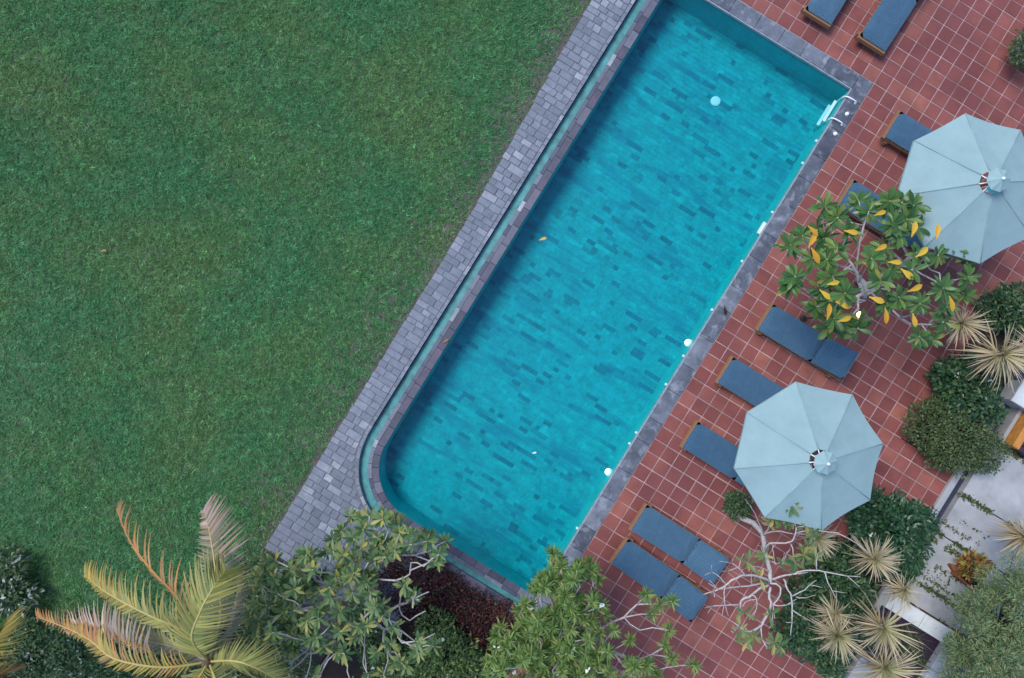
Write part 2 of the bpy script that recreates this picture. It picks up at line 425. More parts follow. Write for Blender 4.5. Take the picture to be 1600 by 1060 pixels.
def nz(x, y, s, o=0.0): return noise.noise((x * s + o, y * s - o, o))
def walk_edge(y):                                   # outer edge of the stone walk, a little wider towards its far end
    return -2.10 - 0.20 * min(1, max(0, (y - 1.5) / 5.0))
def make_grass():
    NT, NB = 130000, 6
    tx = rng.uniform(-14.0, -1.2, NT); ty = rng.uniform(-13.2, 9.0, NT); tb = rng.lognormal(0, 0.30, NT)
    x = np.repeat(tx, NB) + rng.normal(0, 0.020, NT * NB); y = np.repeat(ty, NB) + rng.normal(0, 0.020, NT * NB); tuft = np.repeat(tb, NB)
    ta = np.repeat(rng.uniform(0, 2 * PI, NT), NB)
    ix = x * CA + y * SA; iy = -x * SA + y * CA
    ed = -2.10 - 0.20 * np.clip((y - 1.5) / 5.0, 0, 1)
    keep = (np.abs(ix) < 11.9) & (np.abs(iy) < 8.4) & ((x < ed - 0.015) | ((y < -6.45) & (x < 0.2)))
    x, y, ed, tuft, ta = x[keep], y[keep], ed[keep], tuft[keep], ta[keep]
    n1 = np.array([nz(a, b, 0.55, 3.1) for a, b in zip(x, y)])
    n2 = np.array([nz(a, b, 2.6, 9.7) for a, b in zip(x, y)])
    n3 = np.array([nz(a, b, 7.0, 5.2) for a, b in zip(x, y)])
    edge = ed - x
    bare = np.clip(1 - edge / (0.16 + 0.22 * np.clip(n1 + 0.5, 0, 1) + 0.34 * np.clip((y - 1.0) / 3, 0, 1)), 0, 1)
    trod = np.clip(1 - np.abs((x + 8.6) * 0.86 + (y + 5.2) * 0.25) / 0.8, 0, 1) * (y < -4)
    p = 1.0 - 0.93 * bare - 0.5 * np.clip(trod + n2 * 0.6, 0, 1) * (trod > 0)
    p *= np.where(n2 + 0.6 * n3 < -0.5, 0.6, 1.0)
    keep = rng.random(len(x)) < p
    x, y, n1, n2, n3, tuft, ta = x[keep], y[keep], n1[keep], n2[keep], n3[keep], tuft[keep], ta[keep]
    n = len(x)
    L = rng.uniform(0.05, 0.105, n) * (1 + 0.35 * n3); w = rng.uniform(0.0055, 0.011, n)
    a = ta + rng.normal(0, 1.3, n); tilt = rng.uniform(0.75, 1.45, n)
    dx, dy = np.cos(a), np.sin(a)
    V = np.empty((n, 3, 3))
    V[:, 0] = np.c_[x - dy * w, y + dx * w, np.full(n, GZ)]
    V[:, 1] = np.c_[x + dy * w, y - dx * w, np.full(n, GZ)]
    V[:, 2] = np.c_[x + dx * L * np.sin(tilt), y + dy * L * np.sin(tilt), GZ + L * np.cos(tilt) + 0.008]
    g = np.array([0.078, 0.250, 0.096]); yel = np.array([0.170, 0.280, 0.100]); blu = np.array([0.064, 0.250, 0.122]); dead = np.array([0.20, 0.165, 0.13])
    t1 = np.clip(0.45 + 0.8 * n1 + 0.4 * n2, 0, 1)[:, None]; t2 = np.clip(0.3 - 1.0 * n1 + 0.5 * n3, 0, 1)[:, None]
    C = g * (1 - t1 * 0.55) + yel * t1 * 0.55
    C = C * (1 - 0.5 * t2) + blu * 0.5 * t2
    dd = (rng.random(n) < 0.03 + 0.06 * np.clip(n2 + n1, 0, 1))[:, None]
    C = np.where(dd, dead, C) * (rng.uniform(0.7, 1.4, n) * tuft)[:, None]
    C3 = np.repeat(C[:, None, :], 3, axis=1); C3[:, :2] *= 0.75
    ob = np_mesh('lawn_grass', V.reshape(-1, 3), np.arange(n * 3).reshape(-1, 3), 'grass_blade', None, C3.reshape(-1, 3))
    tag(ob, 'short green lawn grass left of the pool, thin and worn along the stone walk', 'grass', kind='stuff')
make_grass()

# ------------------------------------------------------------------ pool
basin = thing('pool_basin', (0, 0, -0.8), 'sunken pool basin with turquoise stone floor and rounded lower left corner', 'pool', kind='structure')
FZ = -0.8
def outline(r):                                     # line offset r outward of the water's edge, around left side, corner and lower side
    pts = [(PX0 - r, PY1 + 0.6)]
    for k in range(11):
        a = PI + (PI / 2) * k / 10
        pts.append((CX + (CR + r) * math.cos(a), CY + (CR + r) * math.sin(a)))
    pts.append((PX1 + 0.02, PY0 - r))
    return pts
def pool_poly(r, rt=0.0):
    q = [(PX0 - r, PY1 + rt)]
    for k in range(11):
        a = PI + (PI / 2) * k / 10
        q.append((CX + (CR + r) * math.cos(a), CY + (CR + r) * math.sin(a)))
    q += [(PX1 + rt, PY0 - r), (PX1 + rt, PY1 + rt)]
    return q
q = pool_poly(0)
m = MB()
n = len(q)
m.add([(x, y, FZ - 0.02) for x, y in q] + [(x, y, -0.055) for x, y in q], [(i, n + i, n + (i + 1) % n, (i + 1) % n) for i in range(n)])
m.build('basin_wall', 'pool_wall', basin)
m = MB(); m.prism(pool_poly(0.1, 0.1), FZ - 0.1, FZ - 0.005); m.build('floor_bed', 'pool_grout', basin)
polys = []
y = PY0 + 0.0; row = 0
TW, TH = 0.30, 0.10
def inside_pool(x, y):
    if x < CX and y < CY: return math.hypot(x - CX, y - CY) < CR + 0.05
    return True
while y < PY1:
    x = PX0 - (row % 3) * 0.1 - 0.05
    while x < PX1:
        TW = rnd.choice((0.1, 0.12, 0.2, 0.2, 0.3, 0.4))
        a, b_ = max(x + 0.0015, PX0 - 0.01), min(x + TW - 0.0015, PX1 + 0.01)
        if b_ - a > 0.03 and inside_pool((a + b_) / 2, y + TH / 2):
            j = rnd.uniform(-0.002, 0.002)
            polys.append(([(a, y + 0.0015), (b_, y + 0.0015), (b_, y + TH - 0.0015), (a, y + TH - 0.0015)], j))
        x += TW
    y += TH; row += 1
lay('floor_tile', 'floor_tiling', polys, 'pool_tile', basin, FZ - 0.02, FZ, 0.001)
# wall inlets at the waterline of the terrace side
for yy in (6.9, 6.35, 5.14, 3.93, 2.73, 1.59, 0.89, -0.30, -0.57, -2.66):
    m = MB(); m.lathe((PX1, yy, -0.12), [(0.030, 0.0), (0.030, -0.03), (0.018, -0.045)], 10, 'x'); m.build('water_inlet', 'white_plastic', basin)
m = MB(); m.box(PX1 - 0.07, PX1, 4.60, 4.88, -0.16, -0.10, 0.01); m.build('skimmer_mouth', 'white_plastic', basin)
# floor drain
m = MB(); m.lathe((1.06, 6.80, FZ), [(0.11, 0.0), (0.11, 0.02), (0.085, 0.035), (0.02, 0.04)], 20); m.build('drain_cover', 'white_plastic', basin)

# water: a closed body with absorption
WZ = -0.07
m = MB()
m.prism(pool_poly(0.012, 0.012), FZ - 0.004 - 0.03, WZ)
tag(m.build('water', 'pool_water'), 'clear turquoise pool water filling the long basin', 'water', kind='structure')

# overflow edge of the pool: weir stones, gutter, walk
edge = thing('overflow_edge', (0, 0, -0.1), 'dark stone overflow weir with teal gutter along the lawn side of the pool', 'pool edge', kind='structure')
LEFT = PY1 + 0.55 - CY
ARC = CR * PI / 2
BOT = PX1 - CX
def on_edge(s, r):
    """s runs down the left side, around the corner and along the lower side (metres on the water's edge), r outward"""
    if s < LEFT: return (PX0 - r, PY1 + 0.55 - s)
    if s < LEFT + ARC:
        a = PI + (s - LEFT) / CR
        return (CX + (CR + r) * math.cos(a), CY + (CR + r) * math.sin(a))
    return (CX + (s - LEFT - ARC), PY0 - r)
TOT = LEFT + ARC + BOT
def band(r0, r1, l0, l1, gap, mat, name, z0, z1, s0=0.0, s1=None, bev=0.006, jit=0.004):
    s = s0; s1 = TOT if s1 is None else s1
    while s < s1 - 0.03:
        arc = LEFT - 0.2 < s < LEFT + ARC
        e = min(s1, s + rnd.uniform(l0, l1) * (0.6 if arc else 1))
        k = 3 if arc else 1
        ss = [s + gap / 2 + (e - s - gap) * i / k for i in range(k + 1)]
        poly = [on_edge(t, r1) for t in ss] + [on_edge(t, r0) for t in reversed(ss)]
        m = MB(); m.prism(poly, z0, z1 + rnd.uniform(-jit, jit), bev); m.build(name, mat, edge)
        s = e
m = MB()
ss = [TOT * i / 120 for i in range(121)]
for i in range(120):
    a, b_ = ss[i], ss[i + 1]
    for r0, r1, z0, z1 in ((0.03, 0.24, -0.8, -0.09), (0.24, 0.42, -0.4, -0.19)):
        p = [on_edge(a, r1), on_edge(b_, r1), on_edge(b_, r0), on_edge(a, r0)]
        m.add([(*p[0], z1), (*p[1], z1), (*p[2], z1), (*p[3], z1), (*p[0], z0), (*p[1], z0), (*p[2], z0), (*p[3], z0)],
              [(0, 1, 2, 3), (0, 4, 5, 1), (3, 2, 6, 7)])
m.build('edge_bed', 'walk_joint', edge)
band(0.004, 0.155, 0.28, 0.5, 0.006, 'weir_stone', 'weir_stone', -0.11, -0.058)
band(0.158, 0.24, 0.22, 0.5, 0.006, 'lip_stone', 'lip_stone', -0.12, -0.063)
m = MB()
for i in range(120):
    a, b_ = ss[i], ss[i + 1]
    p = [on_edge(a, 0.42), on_edge(b_, 0.42), on_edge(b_, 0.242), on_edge(a, 0.242)]
    m.add([(*k, -0.125) for k in p], [(0, 1, 2, 3)])
m.build('gutter_channel', 'gutter_tile', edge)
# outer ledge of the lower side
band(0.36, 0.56, 0.5, 0.8, 0.006, 'weir_stone', 'ledge_stone', -0.4, -0.05, LEFT + ARC + 0.25, TOT)

# stone walk between the gutter and the lawn
walk = thing('stone_walk', (-1.8, 0, 0), 'lavender grey cobbled stone walk between the lawn and the pool gutter', 'walkway', kind='structure')
m = MB()
m.prism([(-2.09, 8.75), (-2.28, 8.75), (-2.28, 6.4), (-2.085, 1.5), (-2.085, -6.42), (1.1, -6.42), (1.1, -4.75), (CX, PY0 - 0.43)] +
        [(CX + (CR + 0.425) * math.cos(PI * 1.5 - PI / 2 * k / 8), CY + (CR + 0.425) * math.sin(PI * 1.5 - PI / 2 * k / 8)) for k in range(1, 9)] + [(PX0 - 0.425, 8.75)], -0.4, -0.014)
m.build('walk_bed', 'walk_joint', walk)
polys = []
y = -6.42
while y < 8.7:
    h = rnd.uniform(0.115, 0.175)
    xl = walk_edge(y) + rnd.uniform(-0.012, 0.012)
    xr = PX0 - 0.50
    if y < CY:                                     # the walk widens round the corner
        k = (CR + 0.50) ** 2 - (min(y + h, CY) - CY) ** 2
        xr = CX - math.sqrt(k) if k > 0 else 1.1
        if y < PY0 - 0.50: xr = 1.1
    x = xl
    while x < xr - 0.05:
        w = rnd.choice((rnd.uniform(0.14, 0.22), rnd.uniform(0.22, 0.36)))
        if xr - (x + w) < 0.10: w = xr - x
        g = 0.006
        sk = rnd.uniform(-0.008, 0.008)
        polys.append(([(x + g, y + g + sk), (x + w - g, y + g - sk), (x + w - g + sk, y + h - g), (x + g + sk, y + h - g + sk)], rnd.uniform(-0.006, 0.004)))
        x += w
    y += h
lay('paving_stone', 'paving_stones_beyond', polys, 'walk_stone', walk, -0.06, 0.0, 0.008, 300)
# rough border of small stones along the gutter
polys = []
def walk_border(s, r): return on_edge(s, r)
s = 0.0
while s < LEFT + ARC:
    l = rnd.uniform(0.10, 0.22)
    e = s + l
    polys.append(([walk_border(s + 0.005, 0.495), walk_border(e - 0.005, 0.495), walk_border(e - 0.005, 0.425), walk_border(s + 0.005, 0.425)], rnd.uniform(-0.01, 0.008)))
    s = e
for p, dz in polys:
    m = MB(); m.prism(p, -0.16, 0.0 + dz, 0.008); m.build('border_stone', 'walk_stone', walk)

# ------------------------------------------------------------------ terrace
terr = thing('terrace', (6, 2, 0), 'terracotta tiled terrace with pale grout beside the pool', 'terrace', kind='structure')
TP = 0.30
TX0, TY0 = 3.62, -9.0
def terrace_has(x, y):
    if x < TX0 and y < 8.5: return False
    if x > 9.28 and y < 6.35: return False
    if x > 7.99 and (-2.38 < y < 1.45 or 2.45 < y < 6.35): return False
    return True
m = MB()
g0 = -0.012
for x0, x1, y0, y1 in ((3.60, 7.99, -9.3, 12.8), (-1.6, 3.60, 8.48, 12.8), (7.99, 9.28, -9.3, -2.38), (7.99, 9.28, 1.45, 2.45), (7.99, 13.0, 6.35, 12.8)):
    m.box(x0, x1, y0, y1, -0.35, g0)
m.build('grout_bed', 'grout', terr)
polys = []
for i in range(-18, 34):
    for j in range(0, 74):
        x, y = TX0 + i * TP, TY0 - 0.2 + j * TP
        a, b_, c_, e = x, x + TP, y, y + TP
        if not terrace_has((a + b_) / 2, (c_ + e) / 2): continue
        # cut at beds and coping
        if c_ < 8.5 < e and (a + b_) / 2 < TX0: c_ = 8.5
        mx, my = (a + b_) / 2, (c_ + e) / 2
        ix, iy = mx * CA + my * SA, -mx * SA + my * CA
        if abs(ix) > 12.2 or abs(iy) > 8.8: continue
        g = 0.0095
        polys.append(([(a + g + rnd.uniform(-.003, .003), c_ + g + rnd.uniform(-.003, .003)), (b_ - g + rnd.uniform(-.003, .003), c_ + g + rnd.uniform(-.003, .003)),
                       (b_ - g + rnd.uniform(-.003, .003), e - g + rnd.uniform(-.003, .003)), (a + g + rnd.uniform(-.003, .003), e - g + rnd.uniform(-.003, .003))], rnd.uniform(-0.002, 0.0015)))
lay('tile', 'tiling_beyond', polys, 'terracotta', terr, -0.02, 0.0, 0.003)

cop = thing('pool_coping', (3.4, 2, 0), 'mottled blue grey stone coping along the terrace sides of the pool', 'coping', kind='structure')
y = PY0 - 0.5
while y < PY1 + 0.35:
    l = rnd.uniform(0.5, 0.75)
    if PY1 + 0.34 - (y + l) < 0.25: l = PY1 + 0.34 - y
    if l < 0.1: break
    m = MB(); m.box(PX1 + 0.02, TX0 - 0.008, y + 0.003, y + l - 0.003, -0.34, 0.006 + rnd.uniform(-.002, .003), 0.006); m.build('coping_stone', 'coping_stone', cop)
    y += l
x = PX1 + 0.015
while x > -2.2:
    l = rnd.uniform(0.5, 0.75)
    if x - l < -1.35: l = x + 1.35
    if l < 0.1: break
    m = MB(); m.box(x - l + 0.003, x - 0.003, PY1 + 0.02, PY1 + 0.34, -0.34, 0.006 + rnd.uniform(-.002, .003), 0.006); m.build('coping_stone', 'coping_stone', cop)
    x -= l
m = MB(); m.box(PX1 - 0.004, PX1 + 0.018, PY0 - 0.3, PY1 - 0.005, -0.11, -0.004, 0.004); m.build('edge_trim', 'edge_trim', cop)
m = MB(); m.box(PX0 - 0.2, PX1 + 0.018, PY1 - 0.004, PY1 + 0.018, -0.11, -0.006, 0.004); m.build('edge_trim', 'edge_trim', cop)

# ------------------------------------------------------------------ planting beds, low wall, drain, path on the right
def bed(name, x0, x1, y0, y1, label):
    m = MB()
    nx, ny = max(2, int((x1 - x0) / 0.12)), max(2, int((y1 - y0) / 0.12))
    vs = [(x0 + (x1 - x0) * i / nx, y0 + (y1 - y0) * j / ny, -0.03 + 0.03 * nz(x0 + i * 0.12, y0 + j * 0.12, 3.0, 2.0)) for j in range(ny + 1) for i in range(nx + 1)]
    m.add(vs, [(j * (nx + 1) + i, j * (nx + 1) + i + 1, (j + 1) * (nx + 1) + i + 1, (j + 1) * (nx + 1) + i) for j in range(ny) for i in range(nx)])
    tag(m.build(name, 'soil'), label, 'soil', kind='structure')
bed('planting_bed', 7.99, 9.28, 2.45, 6.35, 'dark soil bed cut into the terrace under the big round shrub')
bed('planting_bed', 7.99, 9.28, -2.38, 1.45, 'dark soil bed cut into the terrace beside the lower parasol')
bed('planting_bed', 0.15, 3.55, -9.5, -4.89, 'dark soil bed below the lower end of the pool')
w = thing('garden_wall', (9.35, 0, 0), 'low pale garden wall capping the terrace beside the drain', 'wall')
y = -3.6
while y < 4.2:
    m = MB(); m.box(9.285, 9.42, y + 0.004, min(y + 1.3, 4.2) - 0.004, -0.4, 0.07, 0.008); m.build('cap_stone', 'concrete', w); y += 1.3
w = thing('drain_channel', (9.53, 0, -0.3), 'dark navy sunken drain between the low wall and the path', 'drain', kind='structure')
y = -5.0
while y < 5.6:
    m = MB(); m.box(9.422, 9.648, y + 0.005, y + 0.345, -0.5, -0.122 + rnd.uniform(-.006, .006), 0.008); m.build('drain_stone', 'navy_stone', w); y += 0.35
path = thing('garden_path', (10.5, 1.5, 0), 'pale concrete slab path with weeds in its joints', 'path', kind='structure')
for x0, x1, y0, y1 in ((9.65, 11.1, 2.17, 3.46), (11.11, 13.4, 2.17, 3.46), (9.65, 11.6, 1.24, 2.15), (11.61, 13.4, 1.24, 2.15), (9.65, 11.3, 0.14, 1.22), (11.31, 13.4, 0.14, 1.22),
                       (9.65, 11.5, -0.30, 0.12), (11.51, 13.4, -0.30, 0.12), (11.0, 12.3, -1.9, -0.33), (11.0, 12.3, -3.9, -1.93), (9.65, 10.97, -3.4, -1.8)):
    m = MB(); m.box(x0, x1, y0, y1, -0.35, 0.03 + rnd.uniform(-.004, .004), 0.008); m.build('paving_slab', 'concrete', path)
w = thing('white_curb', (10.2, -0.48, 0), 'short white painted curb wall at the end of the slab path', 'curb')
for x0, x1 in ((9.42, 10.22), (10.23, 10.99)):
    m = MB(); m.box(x0, x1, -0.66, -0.335, -0.35, 0.20, 0.012); m.build('curb_block', 'white_paint', w)
m = MB(); m.box(9.65, 10.99, -1.79, -0.67, -0.9, -0.12)
tag(m.build('sunken_bed', 'purple_stone'), 'dark purple sunken bed beside the white curb', 'bed', kind='structure')
# daybed and white pier at the right edge
w = thing('daybed', (10.4, 4.4, 0), 'orange timber framed daybed with dark mattress at the right edge', 'daybed')
m = MB(); m.box(9.80, 9.95, 3.50, 5.6, 0.02, 0.34, 0.012); m.build('side_rail', 'teak_orange', w)
m = MB(); m.box(9.955, 11.2, 3.50, 3.60, 0.02, 0.30, 0.012); m.build('end_rail', 'purple_stone', w)
m = MB(); m.box(9.96, 11.2, 3.61, 5.6, 0.06, 0.30, 0.03); m.build('mattress', 'purple_stone', w)
for lx, ly in ((9.82, 3.56), (9.82, 5.5)):
    m = MB(); m.box(lx, lx + 0.09, ly, ly + 0.09, -0.14, 0.03); m.build('leg', 'teak_orange', w)
m = MB(); m.box(9.70, 9.775, 3.50, 5.6, -0.35, 0.10, 0.008)
tag(m.build('kerb', 'concrete'), 'narrow grey kerb between the navy drain and the orange daybed', 'kerb')
w = thing('white_pier', (9.6, 4.5, 0), 'low white painted masonry pier above the orange daybed rail', 'pier')
m = MB(); m.box(9.29, 9.95, 4.29, 4.74, -0.2, 0.36, 0.01); m.build('shaft', 'white_paint', w)
m = MB(); m.box(9.25, 9.99, 4.25, 4.78, 0.36, 0.42, 0.012); m.build('cap', 'white_paint', w)

# ------------------------------------------------------------------ sun loungers
def cushion(x0, x1, y0, y1, z, h, lift=0.0, name='cushion', parent=None):
    nx, ny = 14, 8
    V = []; F = []
    for side in (1, 0):
        for j in range(ny + 1):
            for i in range(nx + 1):
                u, v = i / nx, j / ny
                e = min(min(u, 1 - u) * (x1 - x0), min(v, 1 - v) * (y1 - y0))
                rr = min(1, e / 0.05); dome = math.sqrt(max(0, 1 - (1 - rr) ** 2))
                ins = (1 - rr) * 0.0
                zz = z + (h * (0.45 + 0.55 * dome) if side else h * 0.45 * (1 - dome))
                if side: zz += 0.010 * nz(x0 + u * 3, v * 2.5 + x0, 3.5, 1.0) * rr
                x = x0 + (x1 - x0) * u
                V.append((x, y0 + (y1 - y0) * v + 0.006 * nz(x, v, 4, 6), zz))
    k = (nx + 1) * (ny + 1)
    for j in range(ny):
        for i in range(nx):
            a = j * (nx + 1) + i
            F.append((a, a + 1, a + nx + 2, a + nx + 1)); F.append((k + a, k + a + nx + 1, k + a + nx + 2, k + a + 1))
    rim = [i for i in range(nx + 1)] + [j * (nx + 1) + nx for j in range(1, ny + 1)] + [ny * (nx + 1) + i for i in range(nx - 1, -1, -1)] + [j * (nx + 1) for j in range(ny - 1, 0, -1)]
    for a, b_ in zip(rim, rim[1:] + rim[:1]): F.append((a, k + a, k + b_, b_))
    if lift:
        ca, sa = math.cos(lift), math.sin(lift)
        V = [(x0 + (x - x0) * ca - (zz - z) * sa, yy, z + (x - x0) * sa + (zz - z) * ca) for x, yy, zz in V]
    m = MB(); m.add(V, F)
    return m.build(name, 'cushion_cloth', parent, True)
def make_lounger():
    t = thing('sun_lounger', (0, 0, 0), '', 'lounger', 'blue cushioned loungers on the terrace')
    W = 0.31
    # frame: x 0 at the foot end, runs to the head
    for sy in (-1, 1):
        m = MB(); m.box(0.0, 1.98, sy * (W - 0.022) - 0.02, sy * (W - 0.022) + 0.02, 0.17, 0.243, 0.004); m.build('side_rail', 'teak', t)
    m = MB(); m.box(-0.022, 0.045, -W - 0.012, W + 0.012, 0.165, 0.275, 0.006); m.build('foot_rail', 'teak', t)
    m = MB(); m.box(1.945, 2.02, -W - 0.012, W + 0.012, 0.165, 0.262, 0.006); m.build('head_rail', 'teak', t)
    for lx in (0.10, 1.78):
        for sy in (-1, 1):
            m = MB(); m.box(lx, lx + 0.06, sy * W - 0.03 - 0.0, sy * W + 0.03, 0.0, 0.169); m.build('leg', 'teak', t)
    for i in range(12):
        x = 0.07 + i * 0.105
        m = MB(); m.box(x, x + 0.075, -W - 0.004, W + 0.004, 0.245, 0.262); m.build('slat', 'teak', t)
    lift = math.radians(20)
    m = MB()
    m.box(0, 0.68, -W + 0.02, W - 0.02, 0, 0.02)
    m.v = [(1.30 + x * math.cos(lift) - z * math.sin(lift), y, 0.262 + x * math.sin(lift) + z * math.cos(lift)) for x, y, z in m.v]
    m.build('back_board', 'teak', t)
    for sy in (-0.2, 0.2):
        m = MB(); m.tube([(1.75, sy, 0.24), (1.80, sy, 0.44)], 0.012); m.build('back_prop', 'teak', t)
    cushion(0.015, 1.275, -W + 0.003, W - 0.003, 0.266, 0.085, 0, 'seat_cushion', t)
    cushion(1.285, 1.965, -W + 0.003, W - 0.003, 0.292, 0.08, lift, 'back_cushion', t)
    return t
proto = make_lounger()
spots = [
    (4.15, 3.10, 0, 'fully open blue lounger with paler raised back, below the yellow leaved tree'),
    (4.02, 1.75, 0, 'blue lounger half under the lower parasol, the upper one of its two'),
    (4.10, 0.25, -0.5, 'blue lounger half under the lower parasol, the lower one of its two'),
    (4.10, -1.74, -1.0, 'upper blue lounger of the close pair beside the bare branched tree'),
    (4.13, -2.53, -3.2, 'lower blue lounger of the close pair, its corner under green foliage'),
    (4.29, 7.81, 0, 'blue lounger running under the upper parasol, nearest the pool ladder'),
    (4.22, 6.12, 0, 'blue lounger mostly hidden by the yellow leaved tree and upper parasol'),
    (1.86, 8.86, 90, 'blue lounger cut off by the top edge, the left one of two'),
    (3.09, 8.98, 89, 'blue lounger cut off by the top edge, the right one of two')]
for i, (x, y, a, lab) in enumerate(spots):
    if i == 0:
        proto.location = (x, y, 0); proto.rotation_euler.z = math.radians(a); proto['label'] = lab
    else:
        dup(proto, (x, y, 0), math.radians(a), lab)

# ------------------------------------------------------------------ parasols
def make_umbrella():
    t = thing('parasol', (0, 0, 0), '', 'parasol', 'pale blue parasols over the loungers')
    RR, ZR, ZA, RV = 1.33, 2.20, 2.74, 0.20
    m = MB(); m.lathe((0, 0, 0), [(0.28, 0), (0.28, 0.05), (0.24, 0.075), (0.05, 0.08), (0.045, 0.22)], 24); m.build('base', 'concrete', t)
    m = MB(); m.tube([(0, 0, 0.08), (0, 0, ZA + 0.17)], 0.024, 10); m.build('pole', 'teak', t)
    m = MB(); m.lathe((0, 0, 2.15), [(0.05, 0), (0.06, 0.03), (0.06, 0.08), (0.04, 0.1)], 12); m.build('runner', 'white_plastic', t)
    m = MB(); m.lathe((0, 0, ZA - 0.10), [(0.05, 0), (0.065, 0.02), (0.065, 0.06), (0.03, 0.08)], 12); m.build('crown_hub', 'white_plastic', t)
    def surf(rr, a8):                                # a8 0..1 across a panel
        w = math.sin(PI * a8)
        r = rr * (1 - 0.045 * w * (rr / RR))          # rim bows in between the ribs
        ca = math.cos(PI / 8) / math.cos((a8 - 0.5) * PI / 4)
        f = (rr - 0.0) / RR
        z = ZA - (ZA - ZR) * (f ** 0.92) - 0.040 * w * f ** 1.3
        return r * ca, z
    for k in range(8):
        a0 = k * PI / 4
        m = MB(); nr, na = 9, 8
        vs = []
        for i in range(nr + 1):
            rr = RV + (RR - RV) * i / nr
            for j in range(na + 1):
                u = j / na
                r, z = surf(rr, u)
                # keep straight chords between the ribs
                rib = rr / 1.0
                a = a0 + u * PI / 4
                r = rib * math.cos(PI / 8) / math.cos((u - 0.5) * PI / 4) * (1 - 0.012 * math.sin(PI * u) * (rr / RR))
                z += 0.006 * nz(r * math.cos(a) * 1.0, r * math.sin(a), 3.0, k * 1.7)
                vs.append((r * math.cos(a), r * math.sin(a), z))
        m.add(vs, [(i * (na + 1) + j, (i + 1) * (na + 1) + j, (i + 1) * (na + 1) + j + 1, i * (na + 1) + j + 1) for i in range(nr) for j in range(na)])
        # hanging hem
        b0 = nr * (na + 1)
        hem = [(x, y, z - 0.05) for x, y, z in vs[b0:b0 + na + 1]]
        m.add(vs[b0:b0 + na + 1] + hem, [(j, na + 1 + j, na + 2 + j, j + 1) for j in range(na)])
        m.build('canopy_panel', 'umbrella_cloth', t, True)
        p0 = (0.05 * math.cos(a0), 0.05 * math.sin(a0), ZA - 0.05); p1 = ((RR - 0.01) * math.cos(a0), (RR - 0.01) * math.sin(a0), ZR - 0.012)
        m = MB(); m.tube([p0, p1], 0.009, 6); m.build('rib', 'white_plastic', t)
        pm = Vector(p0).lerp(Vector(p1), 0.5)
        m = MB(); m.tube([(0.05 * math.cos(a0), 0.05 * math.sin(a0), 2.2), pm], 0.007, 6); m.build('strut', 'white_plastic', t)
        m = MB(); m.tube([(rr * math.cos(a0), rr * math.sin(a0), surf(rr, 0)[1] + 0.004) for rr in (RV, 0.5, 0.9, RR)], 0.009, 5); m.build('seam', 'umbrella_cloth', t, True)
    # vent cap standing clear of the canopy hole
    for k in range(8):
        a0 = k * PI / 4; m = MB(); vs = []
        for i in range(4):
            rr = 0.012 + (0.205 - 0.012) * i / 3
            for j in range(5):
                u = j / 4; a = a0 + u * PI / 4
                r = rr * math.cos(PI / 8) / math.cos((u - 0.5) * PI / 4) * (1 - 0.03 * math.sin(PI * u))
                vs.append((r * math.cos(a), r * math.sin(a), ZA + 0.20 - 0.10 * (rr / 0.205) - 0.012 * math.sin(PI * u) * i / 3))
        m.add(vs, [(i * 5 + j, (i + 1) * 5 + j, (i + 1) * 5 + j + 1, i * 5 + j + 1) for i in range(3) for j in range(4)])
        m.build('vent_panel', 'umbrella_cloth', t, True)
    m = MB(); vs = [(RV * f * math.cos(i * PI / 4), RV * f * math.sin(i * PI / 4), ZA - 0.052 + dz) for f, dz in ((1.02, 0), (0.62, 0.02)) for i in range(8)]
    m.add([vs[i] for i in range(16)], [(i, (i + 1) % 8, 8 + (i + 1) % 8, 8 + i) for i in (5, 6, 7, 0)]); m.build('vent_lining', 'umbrella_vent', t)
    m = MB(); m.lathe((0, 0, ZA + 0.185), [(0.016, 0), (0.026, 0.02), (0.026, 0.035), (0.012, 0.055)], 10); m.build('finial', 'white_plastic', t)
    return t
um = make_umbrella()
um['label'] = 'pale blue parasol between two loungers near the bare branched tree'
um.location = (5.53, 0.99, 0); um.rotation_euler.z = math.radians(41.2)
dup(um, (5.51, 6.52, 0), math.radians(37.3), 'pale blue parasol cut by the right edge, above the yellow leaved tree')

# ------------------------------------------------------------------ pool ladder, lamps, small things on the coping
t = thing('pool_ladder', (3.4, 7.66, 0), 'white pool ladder in the upper right corner of the pool', 'ladder')
for yy in (7.40, 7.93):
    pts = [(3.50, yy, 0.0), (3.50, yy, 0.05), (3.48, yy, 0.08), (3.42, yy, 0.09), (3.30, yy, 0.08), (3.235, yy, 0.03), (3.225, yy, -0.10), (3.22, yy, -0.75)]
    m = MB(); m.tube(pts, 0.012, 8); m.build('rail', 'white_plastic', t, True)
    m = MB(); m.lathe((3.50, yy, 0.004), [(0.024, 0), (0.024, 0.012), (0.018, 0.02)], 12); m.build('flange', 'white_plastic', t)
for zz in (-0.28, -0.55):
    m = MB(); m.box(3.16, 3.225, 7.41, 7.92, zz - 0.015, zz + 0.015, 0.006); m.build('tread', 'white_plastic', t)
for (x, y, lab) in ((3.47, 7.65, 'round white fitting on the coping between the ladder rails'), (3.48, 7.17, 'round white fitting on the coping just below the ladder')):
    m = MB(); m.lathe((x, y, 0.0), [(0.042, 0), (0.042, 0.02), (0.03, 0.04), (0.012, 0.048)], 14)
    tag(m.build('coping_fitting', 'white_plastic'), lab, 'fitting', 'white fittings by the ladder')
